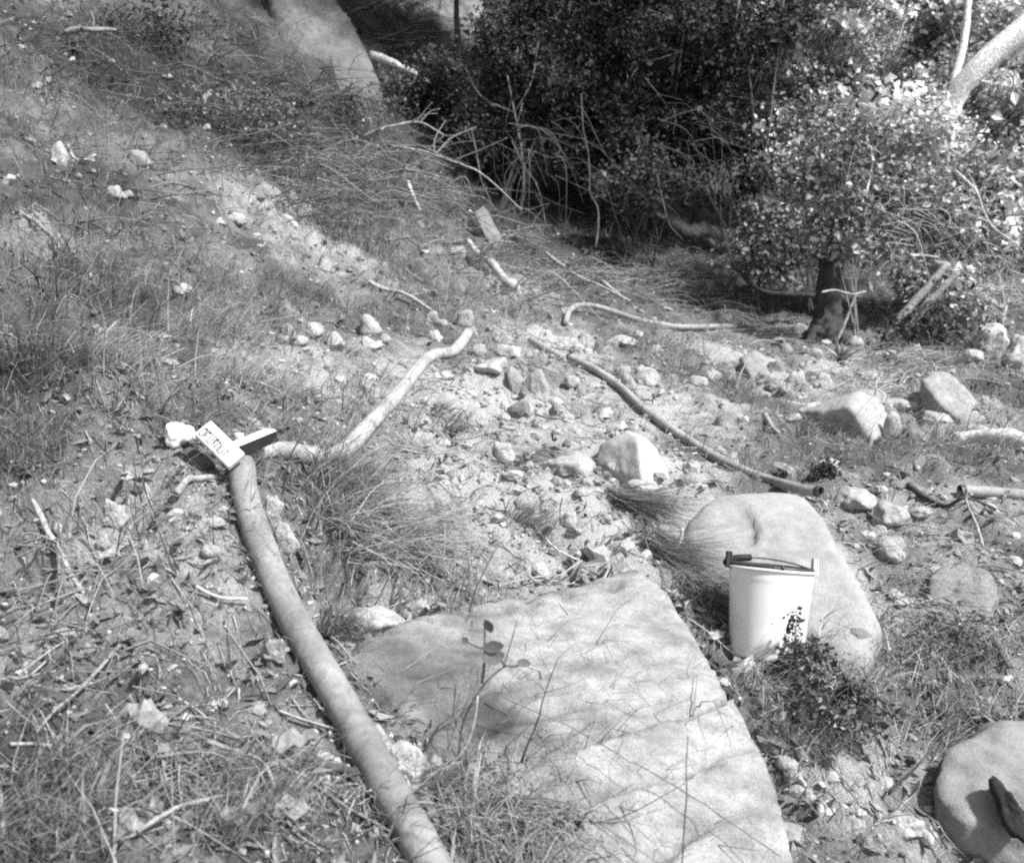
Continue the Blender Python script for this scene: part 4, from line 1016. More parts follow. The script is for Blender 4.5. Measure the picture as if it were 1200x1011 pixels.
stick('twig', 'dark straight stem rising before the lower edge of the flat boulder', 'twig', [(798,1040,2.2),(801,980,2.2),(804,920,2.2),(806,862,2.2)], .0022, .0012, .07, seed=4)
stick('twig', 'long thin stem lying slantwise across the flat boulder', 'twig', [(588,815,2.62),(660,850,2.62),(740,893,2.55),(830,945,2.48),(915,1003,2.38)], .0016, .0014, .13, seed=5)
stick('stick', 'thin curved pale stick in the grass uphill of the flat boulder', 'stick', [(622,612),(635,630),(655,647),(680,660)], .006, .004, .5, seed=6)
stick('stick', 'short white splinter stuck upright near the bucket boulder', 'stick', [(794,646),(797,632,3.92),(800,619,3.9)], .006, .006, .7, seed=7)
stick('branch', 'straight pale branch casting a shadow in the middle of the slope', 'branch', [(432,338),(450,346),(476,358),(505,374)], .022, .012, .3, .05, seed=8, forks=1)
stick('branch', 'bleached branch sloping from the brush heap to the white knobbly stone', 'branch', [(548,282,9.6),(560,296,9.4),(575,309,9.2),(590,326,8.9),(604,336,8.8)], .03, .045, .36, seed=9, forks=2)
stick('branch', 'dark curving branch on the ground under the shrubs', 'branch', [(830,282,10.6),(858,306,10.4),(882,334,10.2),(905,345,10),(955,346,9.8)], .035, .025, .05, seed=10)
stick('branch', 'dark thin branch lying below the straight grey pipe', 'branch', [(1062,581),(1085,589),(1108,598),(1130,606),(1165,612)], .014, .006, .06, .02, seed=11)
stick('twig', 'grey dead twig standing before the straight pipe', 'twig', [(1152,640,4.0),(1144,612,4.1),(1134,590,4.2),(1128,570,4.3)], .007, .003, .3, seed=12, forks=1)
stick('log', 'half buried log with a bright top at the end of the stony bank', 'log', [(1118,519),(1150,524),(1185,530),(1230,540)], .05, .05, .5, .02, sides=10, seed=13)
stick('stick', 'short knobbly stick lying on the mossy bank', 'stick', [(895,501),(899,511),(905,521),(912,524)], .02, .014, .28, .02, seed=14)
stick('branch', 'pale curved branch in the grass on the upper slope', 'branch', [(20,250),(42,264),(60,280),(72,296)], .012, .014, .22, .02, seed=15)
stick('branch', 'long dead branch arching out of the brush heap towards the dark hollow', 'branch', [(455,170,10.8),(500,178,10.5),(545,195,10.3),(575,214,10.2),(612,246,10.2)], .016, .006, .3, seed=16, forks=5)
stick('branch', 'dead branch arching over the brush heap below the rock face', 'branch', [(425,160,11),(455,148,10.9),(490,143,10.9),(520,158,10.8)], .016, .008, .32, seed=17, forks=3)
stick('log', 'pale log lying beside the huge rock face', 'log', [(434,64,13.0),(460,73,12.9),(482,84,12.8),(502,97,12.6)], .06, .04, .42, sides=9, seed=18)
stick('branch', 'pale dead stem leaning out of the brush heap', 'branch', [(478,212,10.0),(484,228,9.9),(492,246,9.7)], .022, .016, .4, seed=19)
stick('root', 'crooked pale root beside the pointed stone', 'root', [(80,175),(88,190),(100,193),(112,186)], .012, .01, .38, .03, seed=20)
stick('root', 'pale root curving out over the dark undercut at the hilltop', 'root', [(76,38,8.6),(90,34,8.6),(104,34,8.6),(120,34,8.7),(136,35,8.8)], .03, .015, .2, seed=21, forks=2)
stick('stick', 'short white stick among dead leaves in the lower bank', 'stick', [(118,975),(128,977),(141,982)], .003, .0035, .75, .03, seed=23)
stick('stick', 'bright twig stub propped up in the lower bank', 'stick', [(116,770,2.5),(122,755,2.48),(128,739,2.46)], .0045, .004, .55, seed=24)
stick('stick', 'grey stick lying among litter beside the thick hose', 'stick', [(232,719),(255,721),(292,724)], .006, .005, .4, .03, seed=25)
stick('stick', 'long dead stalk lying in the lower bank towards the hose', 'stick', [(165,1012),(215,985),(262,950)], .006, .004, .28, .04, seed=26)
stick('stick', 'dead branch across the lower bank with leaves caught on it', 'stick', [(245,890),(280,903),(312,930),(325,960)], .007, .004, .26, .05, seed=27, forks=2)
stick('stick', 'dark stick crossing beneath the thick hose near the jagged rock', 'stick', [(360,895),(385,905),(420,912)], .010, .008, .08, .02, seed=28)
stick('branch', 'gnarled pale bark strip curled beside the dark pouch', 'bark', [(207,583),(220,574),(235,566),(255,564)], .014, .008, .27, .015, seed=29)
stick('branch', 'fallen branch in the brush below the dark shrubs, bleached at the tip', 'branch', [(640,296,10.6),(662,312,10.2),(690,328,9.8),(738,352,9.4)], .022, .012, .34, seed=30, forks=3)
stick('branch', 'crooked dead branch lying beyond the arched far hose', 'branch', [(706,329,10),(722,342,9.8),(735,356,9.6),(755,366,9.3)], .02, .01, .3, seed=31, forks=2)
stick('stick', 'thin pale sapling stem in front of the tree stump', 'stick', [(981,398,8.9),(989,380,8.9),(996,362,8.9),(1003,345,8.9)], .015, .010, .24, seed=32)
stick('branch', 'white dead twig lying across the tree stump', 'branch', [(963,342,8.8),(978,339,8.8),(996,344,8.8),(1015,341,8.8)], .008, .006, .45, seed=33)
stick('stick', 'dead stick lying in the weeds past the pitted boulder', 'stick', [(1160,766),(1170,782),(1180,798)], .012, .008, .09, .02, seed=34)
stick('branch', 'forked dead branch in the weeds beside the grey edge boulder', 'branch', [(1040,930,2.85),(1080,890,2.85),(1105,860,2.9),(1112,830,2.95)], .005, .003, .08, seed=35, forks=4)
stick('pole', 'upper of two grey poles leaning in the shrub by the stump', 'pole', [(1036,404,9.3),(1055,376,9.3),(1080,344,9.3),(1110,308,9.3)], .05, .035, .26, sides=9, seed=36)
stick('pole', 'lower of two grey poles leaning in the shrub by the stump', 'pole', [(1046,404,9.25),(1072,374,9.2),(1098,344,9.2),(1122,318,9.2)], .055, .03, .22, sides=9, seed=37)
stick('branch', 'bent white twig poking out of the shrub above the stump', 'branch', [(1030,238,9.8),(1043,258,9.8),(1050,266,9.8),(1075,274,9.8)], .012, .008, .5, seed=38)
stick('branch', 'level white twig poking from the shrub above the leaning poles', 'branch', [(1066,299,9.5),(1082,299,9.5),(1100,301,9.5)], .010, .008, .55, seed=39)
stick('branch', 'bare dead branch sprawled behind the slanting pale slab', 'branch', [(1110,430,8.3),(1150,440,8.2),(1175,460,8.1),(1205,482,8)], .022, .014, .34, seed=40, forks=4)
stick('branch', 'straight dead branch lying behind the white topped boulder', 'branch', [(1040,411,8.5),(1080,423,8.4),(1125,432,8.4)], .02, .012, .3, seed=41, forks=2)
stick('vine', 'thin vine hanging at the uphill end of the black hollow', 'vine', [(552,150,11.0),(560,185,10.9),(566,215,10.8),(576,238,10.7)], .008, .005, .12, n=20, seed=71, forks=0)
stick('vine', 'leafless vine slanting down between the first two dark shrubs', 'vine', [(600,165,11.2),(615,195,11.0),(628,216,10.9),(637,250,10.8),(640,268,10.7)], .008, .005, .10, n=20, seed=72, forks=0)
stick('vine', 'thin vine drooping through the low dark leafy spray', 'vine', [(770,205,11.0),(778,240,10.9),(784,262,10.8),(800,280,10.8)], .008, .005, .10, n=20, seed=73, forks=1)
stick('vine', 'dead hanging stem before the shrub with small leaves', 'vine', [(905,120,11.2),(900,165,11.1),(893,205,11.0),(890,235,10.9)], .010, .006, .14, n=20, seed=74, forks=1)
stick('branch', 'pale crooked branch showing among the sunlit leaves', 'branch', [(1010,150,9.9),(1022,180,9.8),(1018,215,9.7),(1005,250,9.7)], .016, .010, .5, n=20, seed=75, forks=4)
stick('branch', 'pale bare branch crossing the leafy bush at the picture edge', 'branch', [(1120,200,9.3),(1145,225,9.3),(1160,262,9.3),(1190,285,9.3)], .014, .008, .5, n=20, seed=76, forks=4)
stick('vine', 'pale double vine hanging in front of the black hollow', 'vine', [(681,110,10.8),(684,150,10.7),(690,190,10.6),(691,222,10.5),(702,246,10.4),(698,290,10.2)], .008, .012, .07, n=30, seed=42, forks=3)

me, c = rock_mesh('shadow_gap', front_hull([(1156,912,2.75),(1165,906,2.76),(1186,930,2.70),(1204,955,2.66),(1206,990,2.61),(1186,976,2.65),(1170,948,2.70)], .05, 0, .95, False), M_BARK, 4, 40, .05, .006, 71, None, .03)  # near-black solid put where there is only a shadowed gap
tag(obj('shadow_gap', me, None, c), 'dark shape standing in for the shadowed gap by the grey edge boulder', 'shadow gap')
# tree stump and the white leaning tree
def trunk_thing(name, label, cat, pts, r, tone, mat=None, sides=14, wob=.18, seed=0, n=30, flute=.05):
    p = spline(pts, n); rr = np.interp(np.linspace(0, 1, n), np.linspace(0, 1, len(r)), r)
    e = empty(name, pts[0], label, cat); c = np.array(pts[0])
    V, Fs = tube(p - c, rr, sides, True, wob, seed)
    cc = np.r_[np.repeat(p, sides, 0), p[:1], p[-1:]] - c
    V = V + (V - cc) * (flute * (noise3(V * np.array([15, 15, 1.6]), seed + 5) + .6 * noise3(V * np.array([34, 34, 4]), seed + 6)))[:, None]
    obj('trunk', mesh('trunk', V, Fs, M_BARK, tone * (1 + .3 * noise3(V * 9, seed) + .2 * noise3(V * np.array([22, 22, 6]), seed + 1)), True), e)
    return e
g, d = at(970, 392)
st = trunk_thing('tree_stump', 'dark broken tree stump standing behind the bank', 'tree stump', [P(966,402,9.25), P(970,380,9.25), P(971,350,9.25), P(973,318,9.25), P(970,280,9.25)], [.19, .125, .11, .11, .11], .045, seed=61, wob=.16, sides=40, n=60, flute=.24)
c0 = np.array(st.location)
for k, (x0, y0, x1, y1) in enumerate([(958,385,942,402),(980,385,996,400)]):
    V, Fs = tube(spline([P(x0, y0, 9.2), P((x0 + x1) / 2, y1 - 4, 9.12), P(x1, y1 + 3, 9.1)], 8) - c0, np.linspace(.07, .03, 8), 8, True, .15, k)
    obj('root', mesh('root', V, Fs, M_BARK, .05, True), st)
wt = trunk_thing('leaning_tree', 'smooth white tree trunk leaning out above the leafy shrubs', 'tree', [P(1075,360,10.4), P(1092,240,10.3), P(1108,150,10.2), P(1120,112,10.1), P(1150,75,10.0), P(1200,34,9.9), P(1290,-30,9.8), P(1400,-130,9.7)], [.10, .10, .105, .11, .12, .13, .13, .11], .62, seed=62, wob=.06)
c0 = np.array(wt.location)
V, Fs = tube(spline([P(1114,135,10.15), P(1118,95,10.2), P(1126,65,10.3), P(1133,20,10.4), P(1138,-60,10.5)], 24) - c0, np.linspace(.05, .03, 24), 10, True, .15, 5)
obj('branch', mesh('branch', V, Fs, M_BARK, .55, True), wt)
trunk_thing('thin_tree', 'thin dark tree trunk on the hillside between rock face and shrubs', 'tree', [P(541,105,14), P(538,60,14), P(535,20,14), P(534,-60,14)], [.05, .045, .04, .03], .06, seed=63)

# ------------------------------------------------------------------ shrubs and trees
LEAF_T = np.array([[0, 0, 0], [-.36, .45, .10], [0, 1, -.06], [.36, .45, .10]]); LEAF_F = np.array([[0, 1, 2], [0, 2, 3]])
def leaf_cloud(centre, radii, clumps, per, leaf, tlo, thi, seed, hole=0.05, clump_r=.22, droop=.3):
    rg = np.random.default_rng(seed)
    u = rg.normal(size=(clumps * 2, 3)); u /= np.linalg.norm(u, axis=1)[:, None]
    rr = rg.random(len(u)) ** .42
    q = u * rr[:, None] * (1 + .25 * noise3(u * 2.2 + seed, seed))[:, None]
    keep = noise3(q * 3.1 + seed * .7, seed + 1) + .4 * noise3(q * 7, seed + 2) > -hole
    q = q[keep][:clumps]; c = np.array(centre) + q * np.array(radii)
    n = len(c) * per; ci = np.repeat(np.arange(len(c)), per)
    off = rg.normal(size=(n, 3)) * clump_r * .5 * np.array([1, 1, .7])
    pos = c[ci] + off
    s = leaf * rg.uniform(.5, 1.4, n) * np.exp(rg.normal(size=len(c)) * .3)[ci]
    z = rg.normal(size=(n, 3)) * .75 + np.array([0, -.15, .75])
    R = frames(z, rg.uniform(0, 6.28, n))
    tc = (rg.uniform(tlo, thi, len(c)) * np.clip(1 + 1.1 * noise3(c * 1.9, seed + 3), .3, 2))[ci] * rg.uniform(.6, 1.4, n)
    T = LEAF_T[None] * s[:, None, None]
    V, Fa, tn = instance(T, LEAF_F, pos, R, tc)
    return V, Fa, tn, c
def shrub(name, label, cat, base, centre, radii, clumps, per, leaf, tlo, thi, seed, stems=4, srad=.02, stone=.08, hole=.02, clump_r=.22, group=None, dull=False):
    rg = np.random.default_rng(seed + 7)
    gz = h1(base.x, base.y); base = Vector((base.x, base.y, gz - .05))
    e = empty(name, base, label, cat, group); b = np.array(base)
    V, Fa, tn, c = leaf_cloud(centre, radii, clumps, per, leaf, tlo, thi, seed, hole, clump_r)
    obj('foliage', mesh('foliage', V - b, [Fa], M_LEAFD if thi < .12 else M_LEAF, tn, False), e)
    for k in range(stems):
        tgt = c[rg.integers(0, len(c))]
        p0 = b + np.r_[rg.normal(size=2) * radii[0] * .15, 0]
        mid = p0 * .5 + tgt * .5 + rg.normal(size=3) * np.array(radii) * .15
        p = spline([p0, mid, tgt], 14)
        A = Acc(); V2, Fs = tube(p - b, np.linspace(srad, srad * .35, 14), 6, True, .12, k); A.add(V2, Fs, stone)
        for q in range(5):
            i = rg.integers(4, 13); t2 = c[rg.integers(0, len(c))]
            dd = t2 - p[i]; LL = min(np.linalg.norm(dd), .9); dd = dd / (np.linalg.norm(dd) + 1e-6)
            pp = spline([p[i], p[i] + dd * LL * .5 + rg.normal(size=3) * .06, p[i] + dd * LL], 7)
            V2, Fs = tube(pp - b, np.linspace(srad * .4, srad * .15, 7), 4, True); A.add(V2, Fs, stone * 1.3)
        obj('stem', A.mesh('stem', M_BARK, True), e)
    return e
def gp(px, py): return at(px, py)[0]
dk = 'dark shrubs over the black hollow'
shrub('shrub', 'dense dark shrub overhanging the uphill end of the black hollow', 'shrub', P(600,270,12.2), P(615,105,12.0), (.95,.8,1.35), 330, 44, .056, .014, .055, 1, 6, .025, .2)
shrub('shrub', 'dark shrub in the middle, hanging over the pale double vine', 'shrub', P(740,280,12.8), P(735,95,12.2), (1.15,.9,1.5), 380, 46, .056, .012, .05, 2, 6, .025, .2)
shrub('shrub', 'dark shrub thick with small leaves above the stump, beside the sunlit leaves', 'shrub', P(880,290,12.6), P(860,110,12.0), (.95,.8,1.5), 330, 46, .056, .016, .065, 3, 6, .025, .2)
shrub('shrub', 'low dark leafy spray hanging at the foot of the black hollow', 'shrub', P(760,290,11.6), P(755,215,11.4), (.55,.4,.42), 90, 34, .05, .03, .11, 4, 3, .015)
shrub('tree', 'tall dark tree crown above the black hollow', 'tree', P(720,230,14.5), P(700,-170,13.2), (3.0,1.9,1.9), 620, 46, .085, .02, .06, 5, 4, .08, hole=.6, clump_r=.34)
shrub('tree', 'unseen tree crown added to shade the hillside beyond the huge rock face', 'tree', P(470,10,17), P(430,-250,13.0), (2.6,1.8,1.2), 330, 40, .09, .03, .08, 6, 4, .07, hole=.5, clump_r=.34)  # crown out of view, added to throw shade on the upper hillside
lt = None
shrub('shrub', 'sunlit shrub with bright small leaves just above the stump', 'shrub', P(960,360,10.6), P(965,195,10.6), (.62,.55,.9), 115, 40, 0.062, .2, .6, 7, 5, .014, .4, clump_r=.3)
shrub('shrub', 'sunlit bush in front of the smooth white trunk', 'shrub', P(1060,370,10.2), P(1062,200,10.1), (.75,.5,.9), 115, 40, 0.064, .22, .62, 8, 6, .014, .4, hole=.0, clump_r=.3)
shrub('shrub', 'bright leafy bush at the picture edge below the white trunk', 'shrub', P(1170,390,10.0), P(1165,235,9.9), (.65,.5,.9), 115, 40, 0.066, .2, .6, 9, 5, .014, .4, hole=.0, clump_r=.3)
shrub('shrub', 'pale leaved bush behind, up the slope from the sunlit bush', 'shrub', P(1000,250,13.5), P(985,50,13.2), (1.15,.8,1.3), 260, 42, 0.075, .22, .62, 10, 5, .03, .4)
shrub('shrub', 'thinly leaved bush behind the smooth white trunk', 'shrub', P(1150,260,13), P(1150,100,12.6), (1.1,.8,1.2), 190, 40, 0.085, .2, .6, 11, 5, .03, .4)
shrub('shrub', 'low leafy bush between the black hollow and the stump', 'shrub', P(905,345,10.4), P(905,285,10.3), (.42,.36,.38), 105, 36, 0.055, .10, .34, 12, 4, .012)
shrub('shrub', 'leafy spray drooping over the top of the dark stump', 'shrub', P(1000,392,9.4), P(985,262,9.0), (.34,.22,.22), 60, 30, .055, .1, .4, 41, 4, .01, .3)
shrub('shrub', 'low bush behind the two leaning poles', 'shrub', P(1110,395,9.7), P(1105,345,9.7), (.5,.35,.42), 90, 36, 0.058, .12, .42, 13, 4, .014, .4)
shrub('shrub', 'small dark bush at the foot of the leaning poles', 'shrub', P(1100,410,9.0), P(1098,392,9.0), (.35,.25,.22), 55, 30, .045, .03, .1, 14, 3, .01)
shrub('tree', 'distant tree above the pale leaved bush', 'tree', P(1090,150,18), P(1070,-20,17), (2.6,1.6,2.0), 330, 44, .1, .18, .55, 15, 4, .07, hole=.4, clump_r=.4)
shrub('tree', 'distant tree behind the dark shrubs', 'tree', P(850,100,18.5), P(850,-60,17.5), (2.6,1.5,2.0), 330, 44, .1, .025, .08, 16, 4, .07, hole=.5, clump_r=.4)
shrub('shrub', 'scrubby dark bush on the hillside under the rock face', 'shrub', gp(262,150), gp(262,150) + Vector((0, 0, .1)), (1.0,.7,.22), 110, 26, .034, .03, .14, 17, 5, .012)
shrub('shrub', 'dark scrub growing over the hilltop roots', 'shrub', gp(150,45), gp(150,45) + Vector((.1, 0, .1)), (.9,.5,.22), 90, 26, .036, .02, .1, 18, 4, .012)
shrub('shrub', 'low dark scrub at the foot of the huge rock face', 'shrub', gp(395,140), gp(395,140) + Vector((0, 0, .08)), (1.1,.5,.2), 80, 26, .036, .03, .12, 19, 4, .012)
shrub('shrub', 'scrub between the pale log and the dark shrubs', 'shrub', P(505,130,12.8), P(505,105,12.8), (.7,.5,.45), 90, 36, .055, .02, .09, 20, 4, .014)

# low weeds close by
shrub('weed', 'dark leafy weed tangled against the foot of the white bucket', 'weed', gp(938,800), P(942,762,3.2), (.11,.08,.06), 34, 14, .016, .05, .16, 21, 6, .0022, .06, clump_r=.05)
shrub('weed', 'thin leafy sprig standing in front of the white bucket', 'weed', gp(928,792), P(929,738,3.12), (.018,.015,.075), 16, 6, .015, .02, .05, 22, 3, .0016, .05, clump_r=.02)
shrub('weed', 'dark scrubby weed with black gaps below the white bucket', 'weed', gp(975,860), P(975,822,2.98), (.2,.16,.075), 70, 16, .017, .06, .24, 23, 9, .002, .2, clump_r=.05)
shrub('weed', 'small dark weed beyond the end of the thin hose', 'weed', gp(966,560), P(966,550,5.1), (.07,.06,.055), 24, 16, .018, .02, .06, 24, 3, .003, .05, clump_r=.05)
shrub('weed', 'dry weed with tiny leaves over the pitted boulder', 'weed', gp(1130,770), P(1125,745,3.5), (.18,.12,.09), 60, 18, .014, .06, .2, 25, 8, .002, .15, clump_r=.06)

# leafy dead plant in front of the flat boulder: stem plus a few big leaves
def leafy_plant():
    b = P(540, 885, 2.4); gz = h1(b.x, b.y)
    e = empty('dead_plant', b, 'withered plant with a few broad grey leaves before the flat boulder', 'plant'); c = np.array(b)
    for pts, r0, r1 in (([P(538,890,2.4), P(542,850,2.39), P(555,820,2.38), P(572,796,2.38), P(592,779,2.38)], .0045, .0025), ([P(548,895,2.4), P(545,870,2.4), P(533,840,2.42), P(534,800,2.42)], .004, .002), ([P(520,905,2.38), P(545,875,2.36), P(556,845,2.35), P(560,815,2.36)], .0028, .0018), ([P(565,800,2.38), P(568,770,2.38), P(568,735,2.37)], .0042, .0022), ([P(592,779,2.38), P(585,770,2.37), P(576,758,2.36)], .004, .003), ([P(592,779,2.38), P(604,780,2.37), P(614,776,2.36)], .003, .002), ([P(568,760,2.38), P(556,756,2.38), P(546,750,2.36)], .003, .002), ([P(590,782,2.38), P(598,755,2.38), P(606,726,2.38)], .002, .001)):
        V, Fs = tube(spline(pts, 16) - c, np.linspace(r0, r1, 16), 7, True, .15, 3); obj('stem', mesh('stem', V, Fs, M_BARK, .12 if r0 != .0028 else .4, True), e)
    def leaf(px, py, L, wd, ang, tone, d=2.36, tip=.3):
        o = np.array(P(px, py, d)) - c; n = 7; t = np.linspace(0, 1, n); w = wd * np.sin(np.pi * np.clip(t, .04, .97)) ** .7
        A = np.array([math.cos(ang), 0, math.sin(ang)]); B = np.array([-math.sin(ang), .35, math.cos(ang)]); B /= np.linalg.norm(B); Nn = np.cross(A, B)
        V = []
        for k in range(n):
            m = o + A * L * (t[k] - .5) + Nn * (tip * L * (t[k] - .5) ** 2); V += [m - B * w[k] + Nn * w[k] * .3, m, m + B * w[k] + Nn * w[k] * .25]
        i = np.arange(n - 1) * 3; Fq = np.vstack([np.c_[i, i + 1, i + 4, i + 3], np.c_[i + 1, i + 2, i + 5, i + 4]])
        obj('leaf', mesh('leaf', np.array(V), [Fq], M_LITTER, tone, True), e)
    leaf(578,757,.05,.015,.1,.10); leaf(578,769,.055,.02,.25,.16); leaf(573,732,.036,.014,2.0,.16); leaf(614,776,.034,.010,-.2,.16); leaf(596,787,.022,.012,.1,.4); leaf(545,750,.02,.01,.8,.2)
leafy_plant()
def big_leaf(px, py, L, wd, spin, tone, label):
    g, d = at(px, py); n = 7; t = np.linspace(0, 1, n); w = wd * np.sin(np.pi * np.clip(t, .05, .95)) ** .6
    A = np.array([math.cos(spin), math.sin(spin), .1]); B = np.array([-math.sin(spin), math.cos(spin), .25]); Z = np.cross(A, B); V = []
    for k in range(n):
        m = A * L * (t[k] - .5) + Z * (.25 * L * (t[k] - .5) ** 2 + .012 * math.sin(k * 2.1)); V += [m - B * w[k] + Z * w[k] * .4, m, m + B * w[k] + Z * w[k] * .3]
    i = np.arange(n - 1) * 3; Fq = np.vstack([np.c_[i, i + 1, i + 4, i + 3], np.c_[i + 1, i + 2, i + 5, i + 4]])
    tag(obj('dead_leaf', mesh('dead_leaf', np.array(V), [Fq], M_LITTER, tone, True), None, Vector((g.x, g.y, h1(g.x, g.y) + .03))), label, 'leaf')
big_leaf(338,885,.10,.034,.2,0.30,'large pale curled leaf uphill of the hose, near the jagged rock')
big_leaf(285,990,.08,.03,.5,0.25,'broad pale dead leaf in the lower bank beside the hose')
big_leaf(345,1000,.09,.03,-.6,0.30,'broad pale dead leaf lying against the lower end of the hose')
big_leaf(262,830,.03,.012,.1,0.45,'small bright leaf scrap in the lower bank')
big_leaf(105,768,.05,.018,1.1,0.30,'pale curled leaf next to the bright twig stub')
big_leaf(395,745,.07,.02,.2,0.06,'dark curled leaf at the uphill edge of the flat boulder')

# spiky plant by the stump
def spiky():
    g, d = at(985, 425)
    e = empty('spiky_plant', g, 'small spiky rosette plant in front of the tree stump', 'plant')
    for k in range(16):
        a = k * 2.4; ln = random.uniform(.14, .26); el = random.uniform(.3, 1.2)
        dirv = np.array([math.cos(a) * math.cos(el), math.sin(a) * math.cos(el), math.sin(el)]); p = spline([np.zeros(3), dirv * ln * .5 + [0, 0, .03], dirv * ln], 5)
        V, Fs = tube(p, np.array([.012, .013, .010, .006, .001]), 4, False); obj('spike', mesh('spike', V, Fs, M_LEAF, random.uniform(.08, .3), False), e)
spiky()

# ------------------------------------------------------------------ grass tufts, one by one
def tuft(px, py, n, lmin, lmax, rad_px, tlo, thi, label, lean=(1.3, 2.6), wid=.0017, spread=.5, follow=.95, seed=0, dark=.3, cat='grass tuft', lift=0, to=None, th0=(.05, .5)):
    g, d = at(px, py); tw = None
    if to: q_ = at(*to)[0] - g; tw = (q_.x, q_.y)
    R = rad_px * d / F_PX
    a = RNG.uniform(0, 6.28, n); r = R * np.sqrt(RNG.random(n)); x = g.x + np.cos(a) * r; y = g.y + np.sin(a) * r * 1.3
    L = RNG.uniform(lmin, lmax, n); tn = RNG.uniform(tlo, thi, n) * np.where(RNG.random(n) < dark, .45, 1)
    gz = h1(g.x, g.y); zz = H(x, y) + lift
    V, Fa, T = blades(x, y, L, wid * np.exp(RNG.normal(size=n) * .5) * max(1, d / 4), RNG.uniform(lean[0], lean[1], n), tn, spread, follow, zoff=zz, toward=tw, th0=th0)
    c = np.array([g.x, g.y, gz])
    return tag(obj('grass_tuft', mesh('grass_tuft', V - c, [Fa], M_GRASS, T, False), None, Vector(c)), label, cat)
TUFTS = [
 (728,592,500,.3,.65,18,.05,.16,'dark grass tuft draped downslope from the pile of stones',{'lean':(-.05,.3),'th0':(1.15,1.6),'spread':.2,'to':(830,640)}),
 (770,635,600,.3,.65,20,.05,.2,'straw tuft trailing down beside the flat boulder to the bucket',{'lean':(-.05,.3),'th0':(1.1,1.6),'spread':.25,'to':(860,705)}),
 (815,690,600,.25,.5,24,.06,.22,'trailing dry grass between flat boulder and white bucket',{'lean':(0,.4),'th0':(1.0,1.6),'spread':.35,'to':(880,770)}),
 (405,585,800,.15,.45,44,.05,.26,'big dry grass clump beneath the bend of the pale hose',{'spread':.9,'wid':.0022}),
 (420,615,1000,.2,.5,40,.12,.36,'big bleached grass clump fanning out below the dry one, beside the thick hose',{'spread':.6,'to':(560,720),'th0':(.4,1.3),'lean':(.4,1.2),'wid':.0025}),
 (490,625,600,.2,.45,30,.16,.38,'pale straw tuft fanning out on the sandy soil',{'spread':.55,'to':(600,730),'th0':(.6,1.4),'lean':(.3,.9),'wid':.0024}),
 (400,735,420,.08,.24,22,.03,.18,'dark tuft squeezed between thick hose and flat boulder',{'spread':.9}),
 (525,500,360,.08,.22,22,.02,.12,'dark tuft in the hollow below the pale hose',{}),
 (620,625,420,.1,.3,26,.04,.2,'dark tuft beside the thin curved stick',{}),
 (40,450,900,.15,.42,52,.02,.12,'dark overhanging grass mound on the steep bank',{'spread':.6}),
 (25,520,700,.15,.4,46,.06,.22,'dry grass mound below the dark mound on the steep bank',{'spread':.6}),
 (130,430,700,.15,.4,46,.10,.34,'straw coloured grass hanging down the steep bank',{'spread':.5}),
 (250,400,700,.15,.4,46,.12,.36,'bleached grass hanging above the two boxes',{'spread':.5}),
 (310,455,600,.15,.42,40,.14,.42,'pale long grass sweeping down to the hose bend',{'spread':.45}),
 (200,480,500,.12,.3,40,.06,.26,'dry grass just uphill of the crumpled paper',{}),
 (120,340,700,.15,.4,46,.05,.22,'grey grass patch on the upper bank',{'spread':.6}),
 (350,345,600,.15,.4,40,.05,.2,'dark grass fringe above the heap of small stones',{'spread':.5}),
 (280,345,600,.15,.4,40,.08,.26,'grass fringe below the bare sandy patch',{'spread':.5}),
 (60,960,700,.12,.32,60,.05,.22,'dry grass heap in the lower corner of the bank',{'spread':1.2,'follow':.6}),
 (300,960,600,.10,.28,60,.06,.28,'tangled dead grass between the lower bank and thick hose',{'spread':1.5,'follow':.5}),
 (600,965,900,.10,.30,80,.06,.26,'tangled dry grass at the foot of the flat boulder',{'spread':1.5,'follow':.6}),
 (930,835,600,.08,.24,50,.08,.30,'dry grass at the foot of the white bucket',{'spread':1.4,'follow':.6}),
 (1040,800,700,.08,.26,70,.10,.34,'pale wiry grass past the dark grey rounded stone',{'spread':1.6,'follow':.5}),
 (1140,810,500,.08,.26,60,.08,.28,'wiry grass above the grey edge boulder',{'spread':1.6,'follow':.5}),
 (830,450,600,.06,.18,46,.05,.18,'dark mossy grass on the bank above the thin hose',{'spread':1.2}),
 (930,515,700,.06,.18,60,.06,.2,'short grass on the mossy bank below the bank stones',{'spread':1.2}),
 (1130,545,600,.06,.2,60,.05,.18,'dark short grass above the straight grey pipe',{'spread':1.2}),
 (420,285,600,.15,.4,40,.04,.18,'dark grass in front of the brush heap',{'spread':1.0,'follow':.7}),
 (620,370,500,.06,.2,26,.05,.2,'short dark grass by the short detached hose',{'spread':1.2}),
]
for k, (px, py, n, l0, l1, r, t0, t1, lab, kw) in enumerate(TUFTS): tuft(px, py, int(n * .8), l0 * .7, l1 * .8, r * 1.15, t0 * 2.0, t1 * 2.0, lab, **kw)

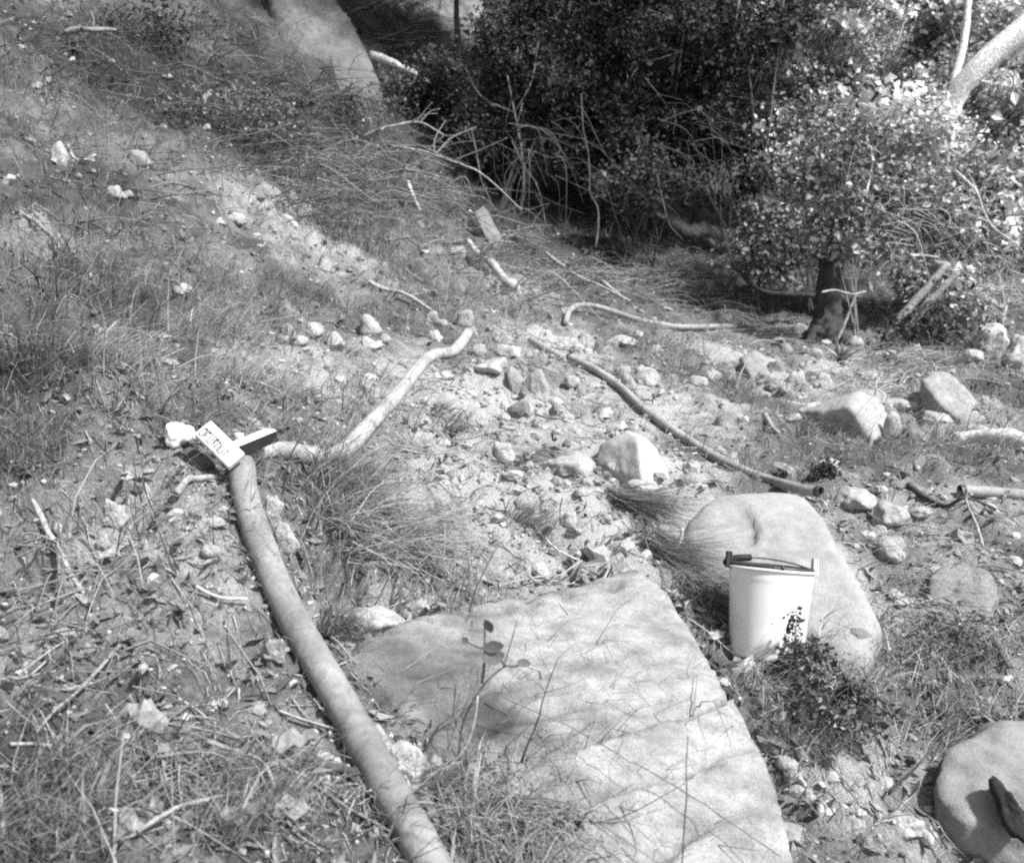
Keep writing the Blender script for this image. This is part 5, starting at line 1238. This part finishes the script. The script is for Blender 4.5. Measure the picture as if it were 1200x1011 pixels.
# dead brush: heaps of bare arching stems nobody could count
def brush(cx, cy, wpx, hpx, n, lmin, lmax, rad, tlo, thi, seed, droop=.5, up0=.4, air=None):
    rg = np.random.default_rng(seed); A = Acc()
    for k in range(n):
        px = cx + rg.normal() * wpx * .45; py = cy + rg.normal() * hpx * .45
        g, d = at(px, py); L = rg.uniform(lmin, lmax); a = rg.normal() * 1.0 - .5
        if air: g = P(px, py, rg.uniform(*air))
        dr = np.array([math.cos(a), math.sin(a) * .8 - .2, rg.uniform(-.05, up0 + .1) * rg.random()])
        p0 = np.array(g); cv = rg.uniform(.1, 1.0); p1 = p0 + dr * L * .5 + rg.normal(size=3) * L * .05; p2 = p0 + dr * L * np.array([1, 1, 1 - .8 * cv]) + np.array([0, 0, -droop * L * .3 * cv]) + rg.normal(size=3) * L * .1
        if air: p1 = p0 + dr * L * .4 * [1, .5, 1] + [0, 0, -.25 * L * rg.random()]; p2 = p1 + dr * L * .3 * [1, .5, .2] + [0, 0, -L * rg.uniform(.1, .7)] + rg.normal(size=3) * L * .1
        hz = H([p1[0], p2[0]], [p1[1], p2[1]]); p1[2] = max(p1[2], hz[0] + .02); p2[2] = max(p2[2], hz[1] + .01)
        p = spline([p0, p1, p2], 8); t = rg.uniform(tlo, thi)
        V, Fs = tube(p, np.linspace(rad, rad * .3, 8) * rg.uniform(.6, 1.5), 4, False); A.add(V, Fs, t)
        for f in range(rg.integers(0, 4)):
            i = rg.integers(2, 7); dd = rg.normal(size=3); dd[2] = abs(dd[2]); dd = dd / np.linalg.norm(dd) * L * rg.uniform(.1, .28)
            V, Fs = tube(spline([p[i], p[i] + dd * .6, p[i] + dd + [0, 0, -.02]], 5), np.linspace(rad * .45, rad * .2, 5), 3, False); A.add(V, Fs, t)
    return stuff(obj('brush', A.mesh('brush', M_TWIG, True)))
brush(430,215,110,50,170,.4,1.1,.007,.08,.32,1,.5,.7)
brush(560,290,80,40,90,.3,.9,.006,.12,.36,2)
brush(690,325,110,22,110,.3,.9,.007,.10,.34,3)
brush(1080,310,80,60,170,.4,1.2,.006,.25,.6,4, .3, .9)
brush(1070,430,70,20,60,.2,.7,.006,.14,.4,5)
brush(1050,690,110,60,90,.12,.4,.0022,.1,.4,6, .3, .8)
brush(620,960,90,40,90,.12,.36,.0028,.08,.36,7, .3, .5)
brush(200,900,150,80,110,.08,.30,.0028,.06,.32,8, .3, .2)
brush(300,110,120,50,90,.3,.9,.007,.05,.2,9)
brush(90,300,90,120,50,.2,.5,.0035,.1,.3,10,.4,.2)
brush(830,350,80,16,50,.3,.8,.007,.08,.3,11)
brush(1040,440,110,40,130,.15,.5,.005,.2,.55,12)
brush(380,240,120,40,100,.3,.9,.006,.06,.28,13,.5,.6)
brush(640,330,120,40,80,.3,.8,.006,.08,.34,14,.5,.6)
brush(900,400,120,30,70,.2,.5,.005,.15,.45,15)
brush(180,430,140,80,80,.15,.45,.0026,.12,.4,16,.4,.2)
brush(60,720,80,120,50,.10,.3,.0028,.08,.35,17,.3,.2)
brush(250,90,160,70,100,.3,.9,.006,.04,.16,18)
brush(120,180,130,80,60,.25,.7,.0045,.06,.24,19,.4,.2)
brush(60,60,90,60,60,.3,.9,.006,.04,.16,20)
brush(330,180,120,40,110,.3,.9,.006,.05,.24,21)
brush(480,50,60,40,70,.3,.9,.008,.08,.3,22)
brush(470,8,60,14,40,.4,1.0,.009,.08,.3,23)
brush(560,930,80,50,90,.08,.28,.0026,.06,.32,24,.3,.2)
brush(440,930,50,50,40,.08,.25,.0026,.08,.34,25,.3,.2)
brush(1060,250,80,60,80,.4,1.0,.004,.22,.55,30,.5,.6,(9.2,9.9))
brush(1150,330,50,40,26,.3,.8,.004,.22,.5,31,.5,.6,(8.9,9.4))
brush(620,170,70,60,36,.5,1.2,.004,.04,.13,32,.5,.3,(10.3,11.0))
brush(800,160,60,60,30,.5,1.2,.004,.04,.13,33,.5,.3,(10.6,11.2))
brush(380,120,70,16,60,.3,.8,.007,.05,.2,34)
